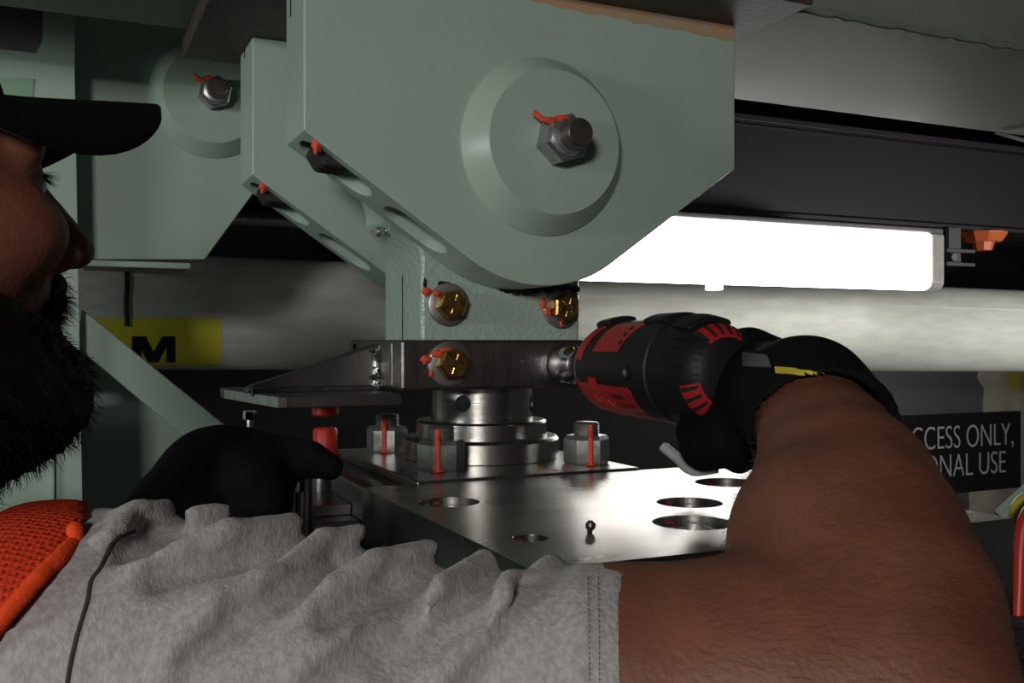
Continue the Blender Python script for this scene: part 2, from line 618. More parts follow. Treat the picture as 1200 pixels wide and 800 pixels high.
# ------------------------------------------------------------------ steel clamp bracket with arm
BY0, BX0, BX1 = .80, .264, .4485
bk = thing('clamp_bracket', (.36, .86, -.043), 'bare grey steel clamp band around the lug with welded side arm', 'bracket')
bandp = [(BX0, -.0425), (BX1 - .010, -.0425), (BX1 + .002, -.030), (BX1 + .003, -.008), (BX1 - .006, .0015), (BX0, .0015)]
obj('front_band', plate(bandp, BY0, NY0), 'steel_band', bk, bevel=.003)
obj('side_band', box(BX0, NX0, NY0, .955, -.0425, .0015), 'steel_band', bk, bevel=.004)
obj('rear_band', box(BX0, BX1, NY1, .965, -.0425, .0015), 'steel_band', bk, bevel=.003)
hexbolt(bk, 526, 426, BY0, .0195, .1, marks=((-.023, .004, .005, .0035), (-.012, .009, .006, .003), (-.004, .011, .006, .003), (-.018, -.008, .002, .003)))
fl = [(.141, .985), (.141, .955), (.160, .80), (BX0 + .001, .80), (BX0 + .001, .985)]
flg = obj('arm_flange', prism([(x, y, -.0545) for x, y in fl], (0, 0, .010)), 'steel_dark', bk, bevel=.0012)
obj('flange_edge', prism([(.1405, .955, -.0535), (.1595, .7995, -.0535), (.1667, .7995, -.0535), (.1667, .801, -.0535), (.1605, .801, -.0535), (.1415, .955, -.0535)], (0, 0, .008)), 'zinc', flg)
gu = [(.146, -.0445), (.149, -.039), (.20, -.0235), (.259, -.0035), (.266, -.0015), (.266, -.0445)]
obj('arm_gusset', plate(gu, .868, .888), 'steel_dark', bk, bevel=.002)
wb = [(BX0 - .002 + .0015 * math.sin(i * 2.3), .866, -.004 - i * .0022) for i in range(18)]
obj('weld_bead', tube(wb, lambda t: .0042 + .0012 * math.sin(t * 60), 10), 'steel_turned', bk)
obj('weld_bead', tube([(.15 + i * .006, .866 + .001 * math.sin(i * 2), -.0435) for i in range(20)], .004, 8), 'steel_dark', bk)
obj('bumper', lathe((.228, .919, -.0545), (0, 0, -1), [(0, .0125), (.014, .0125), (.0155, .011)], 32), 'red_paint', bk, label='red round bumper under the flange')

# ------------------------------------------------------------------ pedestal
CX, CY = .372, .88
ped = thing('swivel_pedestal', (CX, CY, -.111), 'shiny turned steel swivel pedestal of stacked rings under the bracket', 'pedestal')
pc = obj('spindle', lathe((CX, CY, -.090), (0, 0, 1), [(0, .0495), (.016, .0495), (.032, .0495), (.048, .0495)], 96), 'steel_turned', ped)
hl = []
for px, py in ((541, 473), (622, 473)):
    a, b = W(px, py, f=.905 if px < 600 else .945), Vector((CX, CY, 0))
    b.z = a.z
    dr = (a - b).normalized()
    hl.append(cyl(b + dr * .03, b + dr * .06, .0078, n=24))
    obj('hole_shade', cyl(b + dr * .031, b + dr * .0455, .0077, n=24), 'black_hole', ped)  # black plug paints the shade inside the drilled hole
cut(pc, hl)
_o = WL[pc.name]
_nm = []
for pol in pc.data.polygons:
    for li in pol.loop_indices:
        co = pc.data.vertices[pc.data.loops[li].vertex_index].co
        rad = Vector((co.x, co.y, 0))
        if abs(pol.normal.z) < .5 and pol.center.xy.length > .0485:
            _nm.append(rad.normalized())
        else:
            _nm.append(pol.normal.copy())
pc.data.normals_split_custom_set([tuple(n) for n in _nm])
obj('upper_ring', lathe((CX, CY, -.0915), (0, 0, 1), [(0, .0635), (.0145, .0635), (.0165, .0615), (.0165, .050)], 72), 'steel_turned', ped, bevel=.0008)
obj('lower_ring', lathe((CX, CY, -.1115), (0, 0, 1), [(0, .0755), (.018, .0755), (.021, .0725), (.021, .06)], 72), 'steel', ped, bevel=.0008)

# ------------------------------------------------------------------ base plate with studs, lower base block
BZ = -.1115
bp_ = thing('base_plate', (CX, .88, BZ), 'square steel base plate with large studs and nuts around the pedestal', 'plate')
obj('plate_body', box(.258, .466, .742, 1.00, BZ - .008, BZ), 'steel', bp_, bevel=.0015)
NUTS = [(.301, .957, .04), (.3015, .803, .3), (.438, .789, .12), (.438, .955, .5)]
for i, (x, y, ph) in enumerate(NUTS):
    n_ = obj('nut', hexa((x, y, BZ), (0, 0, 1), .0365, .026, ph), 'zinc', bp_, smooth=30)
    th = [(0, .0115)]
    for k in range(9):
        th += [(.020 + k * .0018, .0119), (.0209 + k * .0018, .0109)]
    th += [(.0365, .0115), (.038, .0100)]
    obj('stud', lathe((x, y, BZ), (0, 0, 1), th, 32), 'bolt_grey', n_, smooth=60)
    d = Vector((-x + .36 * .0, -y, 0)).normalized()
    sx = Vector((d.y, -d.x, 0)) * (.003 if i != 2 else -.004)
    pm = [Vector((x, y, BZ)) + d * r + sx + Vector((0, 0, z)) for r, z in ((.0118, .036), (.0122, .030), (.0195, .0245), (.0198, .012), (.0196, .001))]
    obj('paint_mark', tube(pm, lambda t: .0024 + .0008 * math.sin(t * 25), 8), 'orange_paint', n_)
    obj('paint_mark', smear(pm[-1] + Vector((0, -.001, 0)), .006, .001, i, .004), 'orange_paint', n_)

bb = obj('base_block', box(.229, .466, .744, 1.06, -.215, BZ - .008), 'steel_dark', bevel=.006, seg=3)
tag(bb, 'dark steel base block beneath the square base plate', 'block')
for i, (px, py) in enumerate(((443, 545), (450, 553), (434, 551), (402, 553), (604, 553), (634, 548), (651, 551), (662, 548))):
    Zs = BZ - .008 if px < 470 else (BZ - .0075 if py > 552 else BZ)
    c = W(px, py, Z=Zs)
    fk = obj('paint_flake', ball(c, (.0028, .002, .0008), 8, 6, 1.0, i * 3), 'orange_paint', bb if px < 470 else bp_, smooth=60)

# ------------------------------------------------------------------ front block with counterbored holes
TZ = -.1135
blk = thing('steel_block', (.38, .59, -.176), 'wide bare steel block with counterbored holes, glaring under the lamp', 'block')
body = obj('block_body', box(.2135, .556, .438, .7415, -.176, TZ), 'steel_top', blk)
HOLES = [(526, 588, 36, .55, .011), (622, 630, 21, .0, .02), (812, 612, 47, .58, .010), (808, 588.5, 38, .56, .010), (852, 565, 37, .56, .010)]
cut(body, [lathe((*W(px, py, Z=TZ)[:2], TZ - dp), (0, 0, 1), [(0, r := hw / FPX * W(px, py, Z=TZ).dot(Vector((SN, CS, 0)))), (dp + .01, r)], 56) for px, py, hw, inn, dp in HOLES])
b = body.modifiers.new('bevel', 'BEVEL')
b.width, b.segments, b.limit_method, b.angle_limit, b.harden_normals = .0011, 2, 'ANGLE', math.radians(40), True
for i, (px, py, hw, inn, dp) in enumerate(HOLES):
    c = W(px, py, Z=TZ)
    r = hw / FPX * c.dot(Vector((SN, CS, 0)))
    c.z = TZ - dp
    if inn:
        s = obj('socket_screw', lathe(c, (0, 0, 1), [(-.001, r * .80), (.004, r * .80), (.0055, r * .74), (.0055, r * .42), (.001, r * .40), (.001, .0001)], 40), 'bolt_grey', blk)
    else:
        s = obj('hole_plug', cyl(c - Vector((0, 0, .001)), c + Vector((0, 0, .002)), r * .98), 'steel_dark', blk)
    obj('paint_mark', ball(c + Vector((-.003 if i else -.002, r * .80, dp - .003)), (.0035, .0012, .0014), 8, 6, .8, i), 'red_dark', blk)
cc = W(692, 624, Z=TZ)
chip = obj('metal_chip', join(ball(cc + Vector((0, 0, .0042)), (.0031, .0028, .0030), 14, 10, .4, 3), ball(cc + Vector((-.0005, 0, .0008)), (.0018, .0016, .0014), 8, 6, .6, 1)), 'steel_dark')
tag(chip, 'tiny dark metal nub lying on the bright block top', 'metal chip')

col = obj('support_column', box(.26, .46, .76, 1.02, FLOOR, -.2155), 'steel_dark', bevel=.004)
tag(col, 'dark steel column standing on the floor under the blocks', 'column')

# guide block with rod left of the steel block, mostly behind the left glove
gb = thing('guide_block', (.16, .86, -.25), 'dark steel guide block with short rods behind the gloved left hand', 'block')
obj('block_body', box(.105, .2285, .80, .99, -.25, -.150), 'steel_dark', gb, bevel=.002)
for px, py in ((358, 560), (352, 590)):
    c = W(px, py, Y=.792)
    obj('guide_rod', cyl((c.x, .794, -.25), (c.x, .794, c.z + .01), .006), 'steel', gb)
obj('top_ledge', box(.105, .2285, .83, 1.0, -.150, -.1405), 'steel', gb, bevel=.001)
ts = W(293, 489, f=.80)
scw = thing('set_screw', (ts.x, ts.y, -.15), 'small bright set screw with nut standing just above the left glove', 'screw')
obj('threaded_rod', lathe((ts.x, ts.y, -.150), (0, 0, 1), [(0, .003)] + [(.05 + k * .0016 + j * .0008, .0031 - j * .0006) for k in range(18) for j in (0, 1)] + [(.092, .003)], 20), 'zinc', scw, smooth=60)
obj('lock_nut', hexa((ts.x, ts.y, -.0635), (0, 0, 1), .0098, .007, .2), 'chrome', scw, smooth=30)

rp = thing('red_plunger', (.228, .919, -.1195), 'red capped round plunger standing below the flange bumper', 'plunger')
obj('plunger_base', lathe((.228, .919, -.1405), (0, 0, 1), [(0, .013), (.027, .013), (.030, .011)], 32), 'steel_dark', rp)
obj('plunger_flange', lathe((.228, .919, -.114), (0, 0, 1), [(0, .0145), (.006, .0145), (.008, .012)], 32), 'red_paint', rp)
obj('plunger_cap', lathe((.228, .919, -.108), (0, 0, 1), [(0, .0115), (.024, .0115), (.0265, .010)], 32), 'red_paint', rp)

# ------------------------------------------------------------------ far clevis at the left
Y2 = 1.32
far = thing('clevis_hanger', tuple(W(245, 20, Y=Y2 + .03)), 'smaller-looking far clevis plate at left, behind the cap brim', 'clevis')
o2 = [W(px, py, Y=Y2) for px, py in ((60, 2), (60, 304), (240, 304), (306, 214), (352, 150), (352, 2))]
o2 = [(p.x, p.z) for p in o2]
obj('front_plate', plate(o2, Y2, Y2 + .06), 'mint', far, bevel=.0015)
a, b = W(98, 302, Y=Y2 - .004), W(221, 304, Y=Y2 - .004)
obj('bottom_lip', box(a.x, b.x, Y2 - .03, Y2 + .05, a.z - .012, a.z - .004), 'mint', far, bevel=.002)
pc2 = W(247, 116, Y=Y2)
pivot_set(far, pc2.x, pc2.z, Y2, 1.0)

# ------------------------------------------------------------------ green stand at the far left
YP = 1.265
st = thing('stand_frame', tuple(W(60, 600, Y=YP)), 'pale green welded stand frame with diagonal brace behind the man', 'stand')
top = W(50, 62, Y=YP)
zt = GZ + .2


def sp(pts, Y):
    return [(W(px, py, Y=Y).x, W(px, py, Y=Y).z) for px, py in pts]


outl = sp([(88, 4), (88, 90), (97, 600)], YP) + [(W(97, 600, Y=YP).x, FLOOR), (W(60, 600, Y=YP).x, FLOOR)] + sp([(61, 560), (61, 440)], YP) + [(-.6, sp([(0, 440)], YP)[0][1]), (-.6, sp([(0, 55)], YP)[0][1])] + sp([(43, 62), (50, 48), (50, 4)], YP)  # unseen left run added so the post blocks the left lamp
obj('post', plate(outl, YP, YP + .02), 'mint', st, bevel=.001)
obj('post_edge', plate(sp([(59, 440), (64, 440), (64, 700), (59, 700)], YP - .006), YP - .006, YP + .03), 'mint', st, bevel=.001)
obj('web_plate', plate([(-.6, -.05), (sp([(62, 430)], YP + .006)[0][0], -.05), (sp([(62, 430)], YP + .006)[0][0], -.45), (-.6, -.45)], YP + .006, YP + .018), 'mint', st)  # stretched left out of view to shade the gusset from the left lamp
br = sp([(96, 362), (118, 380), (262, 497), (236, 528), (100, 415), (90, 410)], YP + .03)
obj('diagonal_brace', plate(br, YP + .022, YP + .075), 'mint', st, bevel=.002)
obj('gusset_plate', plate(sp([(92, 412), (108, 417), (245, 522), (245, 720), (92, 720)], YP + .25), YP + .25, YP + .262), 'mint', st)
obj('cover_panel', plate([(-.6, .30)] + sp([(54, 4), (54, 70)], YP + .02) + [(-.6, .1)], YP + .021, YP + .03), 'grey_plastic', st)
obj('tape_patch', plate(sp([(-20, 91), (40, 92), (38, 118), (-20, 118)], YP), YP - .0015, YP), 'tape_green' if 'tape_green' in MATS else mat('tape_green', (.25, .42, .28), .3), st)

# ------------------------------------------------------------------ pipe, tag, strap
pa, pb = W(-60, 360, f=1.72), W(1300, 390, f=2.72)
dirp = (pb - pa).normalized()
pipe = thing('insulated_pipe', tuple((pa + pb) / 2), 'thick pale grey wrapped pipe running behind all the machinery', 'pipe')
pr = .108
obj('pipe_shell', cyl(pa - dirp * .6, pb + dirp * .8, pr, n=64), 'pipe_wrap', pipe)
_, pu, pv = frame_of(dirp)
obj('wrap_seam', tube([pa - dirp * .6 + Vector((0, -.0955, .052)), pb + dirp * .8 + Vector((0, -.0955, .052))], .0018, 6), 'pipe_wrap', pipe)


def on_pipe(px, py, off=.0):
    d = W(px, py, f=1.0)
    # nearest hit with the cylinder of radius pr+off
    m_ = -pa
    dd = d - dirp * d.dot(dirp)
    mm = m_ - dirp * m_.dot(dirp)
    A, B, Cc = dd.dot(dd), 2 * dd.dot(mm), mm.dot(mm) - (pr + off) ** 2
    D = max(B * B - 4 * A * Cc, 0)
    return d * ((-B - math.sqrt(D)) / (2 * A))


def pipe_patch(px0, px1, py0, py1, off, th, nx=4, ny=14):
    V, F = [], []
    for o_ in (off, off + th):
        for i in range(nx + 1):
            for j in range(ny + 1):
                V.append(on_pipe(px0 + (px1 - px0) * i / nx, py0 + (py1 - py0) * j / ny, o_))
    L = (nx + 1) * (ny + 1)
    for s in (0, 1):
        for i in range(nx):
            for j in range(ny):
                a = s * L + i * (ny + 1) + j
                F.append([a, a + 1, a + ny + 2, a + ny + 1])
    for i in range(nx):
        for j in (0, ny):
            a = i * (ny + 1) + j
            F.append([a, a + ny + 1, a + ny + 1 + L, a + L])
    for j in range(ny):
        for i in (0, nx):
            a = i * (ny + 1) + j
            F.append([a, a + 1, a + 1 + L, a + L])
    return V, F


sg = thing('pipe_tag', tuple(on_pipe(185, 400)), 'yellow plastic tag with black letter M wrapped on the pipe', 'sign')
obj('tag_sheet', pipe_patch(96, 259, 372.5, 428.5, .0006, .001), 'yellow_sign', sg)
mx0, mx1, my0, my1 = 154.5, 205.5, 394, 424.5


def strip(a, b, c, d, n=6):
    V, F = [], []
    for i in range(n + 1):
        t = i / n
        for p, q in ((a, d), (b, c)):
            V.append(on_pipe(p[0] + (q[0] - p[0]) * t, p[1] + (q[1] - p[1]) * t, .0023))
    for i in range(n):
        F.append([2 * i, 2 * i + 1, 2 * i + 3, 2 * i + 2])
    return V, F


obj('letter_m', join(strip((mx0, my0), (mx0 + 11, my0), (mx0 + 11, my1), (mx0, my1)), strip((mx1 - 10.5, my0), (mx1, my0), (mx1, my1), (mx1 - 10.5, my1)),
                     strip((mx0 + 3, my0), (mx0 + 16.5, my0), (mx0 + 31, my1), (mx0 + 19, my1)), strip((mx1 - 15.5, my0), (mx1 - 4, my0), (mx1 - 20, my1), (mx1 - 32, my1))), 'black_ink', sg)
sr = [on_pipe(148.5 + .6 * math.sin(i * .8), 316 + i * 6.6, .004) for i in range(11)]
s_top = W(147, 300, Y=Y2 + .06)
stp = obj('black_strap', tube([W(147.5, 296, Y=1.5), W(148, 306, Y=1.6)] + sr, .0042, 8), 'black_rubber')
tag(stp, 'thin black tie strap hanging down onto the yellow tag', 'strap')

# ------------------------------------------------------------------ dark beam, conduit, lamp fixture
bm_ = thing('dark_beam', (.9, 2.05, .31), 'dark blue-black steel beam running across above the lamp', 'beam')
obj('beam_web', box(-2.2, 4.2, 1.95, 2.2, .318, .536), 'beam_dark', bm_, bevel=.003)
obj('beam_lip', box(-2.2, 4.2, 1.925, 2.2, .536, .553), 'beam_dark', bm_, bevel=.003)
obj('beam_lip', box(-2.2, 4.2, 1.915, 2.2, .306, .318), 'beam_dark', bm_, bevel=.003)
cd = W(330, 258, Y=1.86)
cdt = obj('conduit_rail', cyl((-1.2, 1.86, cd.z), (.6, 1.86, cd.z - .004), .010, n=24), 'zinc')
tag(cdt, 'thin grey conduit rail in the dark gap left of the clevis', 'conduit')

LY0, LY1 = 1.58, 1.70
LXL, LXR = W(664, 300, Y=LY0).x, W(1108, 300, Y=LY0).x
lt, lbm = W(800, 247, Y=LY0).z, W(800, 331, Y=LY0).z
lamp = thing('fluorescent_fixture', ((LXL + LXR) / 2, 1.64, lt), 'glowing white fluorescent fixture, the only lit lamp in view', 'lamp')
xl2 = W(1092, 300, Y=LY0).x
sec = [(LY0 + .010, lbm), (LY0 + .034, lbm), (LY0 + .046, lbm + .010), (LY0 + .046, lt - .012), (LY0, lt - .012), (LY0, lbm + .014)]
obj('lens', prism([(LXL + .03, y, z) for y, z in sec], (xl2 - LXL - .03, 0, 0)), 'lamp_lens', lamp, bevel=.006, seg=3)
obj('end_cap', prism([(xl2, y, z) for y, z in sec], (LXR - xl2, 0, 0)), 'lens_end', lamp, bevel=.007, seg=3)
obj('end_cap', prism([(LXL, y, z) for y, z in sec], (.03, 0, 0)), 'lens_end', lamp, bevel=.007, seg=3)
obj('housing', box(LXL, LXR, LY0 + .005, LY1 - .005, lt - .012, lt), 'grey_plastic', lamp, bevel=.003)
obj('light_shield', box(LXL, LXR, LY0 + .047, LY1, lbm + .004, lt - .0121), 'wall_grey', lamp, bevel=.003)  # opaque back added behind the lens to keep its light off the pipe
for px in (840, 1060):
    c = W(px, 336, Y=LY0)
    obj('latch', box(c.x - .014, c.x + .014, LY0 - .003, LY0 + .02, c.z - .006, c.z + .008), 'lamp_lens', lamp, bevel=.002)  # latches are given the lens emission so that they look lit
for hx_ in (LXL + .25, LXR - .30):
    obj('hanger_strap', box(hx_, hx_ + .03, LY1 - .02, 1.95, lt - .006, lt), 'grey_plastic', lamp)

kb = thing('orange_knob', tuple(W(1152, 268, Y=1.95)), 'orange plastic stepped knob under the dark beam', 'knob')
k0 = W(1152, 270, Y=1.95)
obj('knob_flange', lathe((k0.x, 1.95, .306), (0, 0, -1), [(0, .062), (.006, .062), (.024, .050), (.028, .046)], 10), 'orange_plastic', kb, smooth=25)
obj('knob_grip', lathe((k0.x, 1.95, .279), (0, 0, -1), [(0, .030), (.010, .027), (.024, .023)], 8), 'orange_plastic', kb, smooth=25)
cl = thing('conduit_clip', tuple(W(1125, 290, Y=1.95)), 'grey metal conduit clip beside the lamp end', 'clip')
a, b = W(1112, 272, Y=1.9), W(1126, 312, Y=1.9)
obj('clip_plate', box(a.x, b.x, 1.9, 1.91, b.z, .306), 'wall_grey', cl)
for py in (293, 309):
    c0, c1 = W(1108, py, Y=1.89), W(1141, py + .5, Y=1.89)
    obj('clip_arm', box(c0.x, c1.x, 1.885, 1.90, c0.z - .004, c0.z + .004), 'wall_grey', cl)
c = W(1121, 301, Y=1.88)
obj('clip_screw', hexa((c.x, 1.9, c.z), (0, -1, 0), .022, .014), 'zinc', cl, smooth=30)

# ------------------------------------------------------------------ black wall sign
YS = 2.47
s00, s11 = W(960, 488, Y=YS), W(1196.5, 481.5, Y=YS)
zbt = W(1190, 571.5, Y=YS).z
sn = thing('access_sign', tuple((s00 + s11) / 2), 'black wall sign with pale lettering ending in USE, behind the forearm', 'sign')
obj('sign_board', box(s00.x, s11.x, YS, YS + .028, zbt, s11.z), 'sign_black', sn, bevel=.002)


def text(name, body, p, height, width, depth, m, parent, rot=None):
    cu = bpy.data.curves.new(name, 'FONT')
    cu.body = body
    cu.extrude = depth
    cu.offset = -.012
    o = bpy.data.objects.new(name, cu)
    COL.objects.link(o)
    bpy.context.view_layer.update()
    me = bpy.data.meshes.new_from_object(o.evaluated_get(bpy.context.evaluated_depsgraph_get()))
    bpy.data.objects.remove(o)
    v = np.array([x.co[:] for x in me.vertices])
    fs = [list(p_.vertices) for p_ in me.polygons]
    lo, hi = v.min(0), v.max(0)
    hz = 0.69  # cap height of the built-in font
    v[:, 0] = (v[:, 0] - lo[0]) / (hi[0] - lo[0]) * width
    v[:, 1] = v[:, 1] / hz * height
    R = rot if rot is not None else np.array([[1, 0, 0], [0, 0, -1], [0, 1, 0]], float)
    v = v @ R.T + np.array(p)
    return obj(name, (v, fs), m, parent, smooth=0)


p = W(1053, 529, Y=YS - .0015)
e = W(1187.5, 522, Y=YS - .0015)
text('lettering', 'ACCESS ONLY,', p, .080, e.x - p.x, .001, 'sign_text', sn)
p2 = W(1083.5, 561, Y=YS - .0015)
e2 = W(1178.5, 556, Y=YS - .0015)
text('lettering', 'ONAL USE', p2, .080, e2.x - p2.x, .001, 'sign_text', sn)

# ------------------------------------------------------------------ cables and fittings at the right edge
c0 = [W(1187, 735, f=.66), W(1190, 690, f=.665), W(1191, 640, f=.67), W(1194, 608, f=.68), W(1203, 588, f=.69), W(1225, 575, f=.70)]


def smooth_path(P, n=8):
    P = [Vector(p) for p in P]
    out = []
    for i in range(len(P) - 1):
        a, b, c, d = P[max(i - 1, 0)], P[i], P[i + 1], P[min(i + 2, len(P) - 1)]
        for k in range(n):
            t = k / n
            out.append(.5 * ((2 * b) + (c - a) * t + (2 * a - 5 * b + 4 * c - d) * t * t + (3 * b - a - 3 * c + d) * t ** 3))
    return out + [P[-1]]


c1 = [W(1192, 740, f=.635), W(1194, 690, f=.64), W(1196, 640, f=.645), W(1202, 605, f=.65), W(1220, 585, f=.66)]
tag(obj('coolant_hose', tube(smooth_path(c1), .0042, 12), 'cable_red'), 'red hose arching at the right edge beside the steel block', 'hose')
c2 = [W(1199, 742, f=.66), W(1200, 690, f=.665), W(1197, 640, f=.675), W(1189, 612, f=.685), W(1193, 590, f=.69), W(1215, 575, f=.70)]
tag(obj('coolant_hose', tube(smooth_path(c2), .0036, 12), 'cable_yellow'), 'yellow hose arching behind the red hose', 'hose')
q0, q1 = W(1172, 606, f=1.1), W(1240, 545, f=1.1)
tag(obj('green_bar', tube([q0, q1], .010, 4), 'mint'), 'short pale green bar slanting behind the yellow hose', 'bar')
fb = thing('hose_manifold', tuple(W(1190, 770, f=.62)), 'dark hose manifold with fittings at the lower right corner', 'manifold')
m0 = W(1170, 718, f=.64)
obj('manifold_body', box(m0.x, m0.x + .12, m0.y - .06, m0.y + .06, m0.z - .02, m0.z), 'beam_dark', fb, bevel=.002)
m1 = W(1181, 738, f=.62)
obj('manifold_plate', box(m1.x, m1.x + .10, m1.y - .004, m1.y + .03, m1.z - .012, m1.z), 'steel_dark', fb, bevel=.001)
for px, py in ((1186, 762), (1196, 785)):
    c = W(px, py, f=.62)
    obj('fitting', join(hexa(c + Vector((0, .03, 0)), (0, -1, 0), .02, .02), lathe(c + Vector((0, .012, 0)), (0, -1, 0), [(0, .007), (.012, .007), (.016, .005)], 20)), 'steel_dark', fb, smooth=30)
obj('manifold_back', box(m1.x - .005, m1.x + .12, m1.y + .03, m1.y + .06, m1.z - .12, m1.z), 'beam_dark', fb)

# ================================================================== impact driver
AX, AZ = .4198, -.0212
drv = thing('impact_driver', (AX, .64, AZ - .06), 'black and red cordless impact driver held against the lower right bolt', 'power tool')
AXD = (0, -1, 0)
Y0 = .80
hx = obj('socket', lathe((AX, Y0 - .002, AZ), AXD, [(0, .0165), (.004, .0172), (.026, .0172), (.030, .0150), (.036, .0150), (.036, .0105), (.030, .0105)], 40), 'chrome', drv)
obj('socket_drive', lathe((AX, Y0 - .034, AZ), AXD, [(0, .0135), (.010, .0135), (.022, .0115)], 32), 'black_rubber', drv)
PROF = [(.000, .0125), (.002, .0185), (.008, .0245), (.018, .0315), (.032, .0362), (.055, .0378), (.085, .0384), (.135, .0386), (.155, .0378), (.167, .0355), (.176, .0315), (.182, .0255), (.1855, .0175), (.1865, .0005)]
YN = .737


def prof_r(t):
    for (a, ra), (b, rb) in zip(PROF, PROF[1:]):
        if a <= t <= b:
            return ra + (rb - ra) * (t - a) / (b - a)
    return PROF[-1][1]


obj('motor_housing', lathe((AX, YN, AZ), AXD, PROF[2:], 72), 'tool_black', drv, smooth=60)
obj('nose_ring', lathe((AX, YN + .0005, AZ), AXD, [(0, .0125), (.002, .0190), (.008, .0252), (.015, .0305), (.016, .028)], 64), 'tool_grey', drv)
axv, U_, V_ = frame_of(AXD)


def polar(ang, t, off=0.0):
    """angle from +X towards +Z, seen along the tool"""
    a = math.radians(ang)
    r = prof_r(t) + off
    return Vector((AX + math.cos(a) * r, YN - t, AZ + math.sin(a) * r))


def skin_patch(corners, off, th, n=12, m=8):
    """patch on the housing between four (angle, t) corners"""
    (A, B, Cc, D) = corners
    V, F = [], []
    for o_ in (off, off + th):
        for i in range(n + 1):
            s = i / n
            for j in range(m + 1):
                q = j / m
                an = (A[0] * (1 - s) + B[0] * s) * (1 - q) + (D[0] * (1 - s) + Cc[0] * s) * q
                t = (A[1] * (1 - s) + B[1] * s) * (1 - q) + (D[1] * (1 - s) + Cc[1] * s) * q
                V.append(polar(an, t, o_))
    L = (n + 1) * (m + 1)
    for s in (0, 1):
        for i in range(n):
            for j in range(m):
                a = s * L + i * (m + 1) + j
                F.append([a, a + 1, a + m + 2, a + m + 1])
    for i in range(n):
        for j in (0, m):
            a = i * (m + 1) + j
            F.append([a, a + m + 1, a + m + 1 + L, a + L])
    for j in range(m):
        for i in (0, n):
            a = i * (m + 1) + j
            F.append([a, a + 1, a + 1 + L, a + L])
    return V, F


# red inlays of the gear case
obj('red_panel', skin_patch([(112, .024), (170, .019), (170, .037), (112, .044)], -.0004, .0012), 'tool_red', drv)
obj('red_panel', skin_patch([(116, .062), (160, .056), (160, .094), (116, .104)], -.0004, .0012), 'tool_red', drv)
lowp = obj('red_panel', skin_patch([(198, .016), (262, .038), (268, .142), (200, .108)], -.0004, .0014, 18, 14), 'tool_red', drv)
obj('panel_tab', skin_patch([(191, .050), (199, .050), (199, .062), (191, .062)], -.0004, .0014, 4, 4), 'tool_red', drv)
for a0, t0, t1 in ((209, .082, .098), (222, .088, .106), (236, .094, .116)):
    obj('panel_slot', skin_patch([(a0, t0), (a0 + 6, t0), (a0 + 6, t1), (a0, t1)], .0006, .0007, 4, 4), 'tool_red_dark', lowp)
# faint script logo on the lower panel, drawn as raised strokes
ST = [(224, .046), (213, .054), (226, .055), (215, .063), (228, .064), (219, .071), (230, .074), (221, .080)]
obj('raised_logo', tube([polar(a, t, .0011) for a, t in ST], .0006, 6), 'tool_logo', lowp)
for i in range(3):
    obj('red_panel_rib', skin_patch([(124 + i * 11, .092), (129 + i * 11, .092), (129 + i * 11, .096), (124 + i * 11, .096)], .0004, .0008, 3, 3), 'tool_black', drv)
# vents in the rear shoulder
for a0, a1 in ((62, 128), (196, 262)):
    v_ = obj('vent', skin_patch([(a0, .1715), (a1, .1715), (a1, .1825), (a0, .1825)], -.0006, .0012, 14, 6), 'tool_red', drv)
    for k in range(5):
        b_ = a0 + 3 + (a1 - a0 - 8) * k / 4
        obj('vent_slot', skin_patch([(b_, .1722), (b_ + 5, .1722), (b_ + 5, .1815), (b_, .1815)], .0002, .0008, 3, 6), 'black_hole', v_)
# rubber overmould: ring band, humps along the top, bumper rings
obj('overmould', lathe((AX, YN - .112, AZ), AXD, [(0, .037), (.002, .0400), (.012, .0404), (.024, .0400), (.026, .037)], 72, closed_prof=True), 'tool_black', drv)
for t, l, h, w in ((.028, .022, .0050, 20), (.104, .030, .0045, 22), (.148, .020, .0035, 30)):
    for an in (97,):
        c = polar(an, t + l / 2, -.002)
        obj('rubber_hump', skin_patch([(an - w, t), (an + w, t), (an + w, t + l), (an - w, t + l)], -.001, .001 + h, 10, 6), 'tool_black', drv, bevel=.0022, seg=3)
for an, t in ((183, .114), (82, .124)):
    c = polar(an, t, .0012)
    d = Vector((math.cos(math.radians(an)), 0, math.sin(math.radians(an))))
    sc = obj('screw_boss', lathe(c - d * .003, d, [(0, .0062), (.0045, .0055), (.005, .0032), (.003, .003)], 24), 'tool_black', drv)
    obj('case_screw', lathe(c - d * .001, d, [(0, .003), (.003, .003), (.0036, .0022)], 16), 'zinc', sc)
# rear ribs
for k in range(5):
    obj('rear_rib', skin_patch([(138 + k * 11, .160), (141 + k * 11, .160), (141 + k * 11, .182), (138 + k * 11, .182)], -.0004, .0011, 3, 6), 'tool_black', drv)
# grip and battery run down to the right, inside the fist
HD = Vector((math.cos(math.radians(-24)), -.12, math.sin(math.radians(-24)))).normalized()
H0 = Vector((AX, .612, AZ)) + HD * .028
gr = [H0, H0 + HD * .03, H0 + HD * .07, H0 + HD * .10]
obj('grip', tube(gr, lambda t: .0185 - .003 * math.sin(t * PI), 20), 'tool_black', drv, smooth=60)
tp = H0 + HD * .012 + Vector((-.004, .019, .006))
obj('trigger', tube([tp, tp + HD * .026], .0065, 12), 'tool_red', drv)
B0 = H0 + HD * .099
bv = HD.cross(Vector((0, 1, 0))).normalized()
bpoly = [B0 + Vector((0, s * .036, 0)) + bv * (q * .026) for s, q in ((-1, -1), (1.2, -1), (1.2, 1), (-1, 1))]
obj('battery', prism(bpoly, HD * .036), 'tool_black', drv, bevel=.005, seg=3)
hk = [W(777, 523, f=.745), W(794, 537, f=.735), W(811, 551, f=.72), W(840, 548, f=.71)]
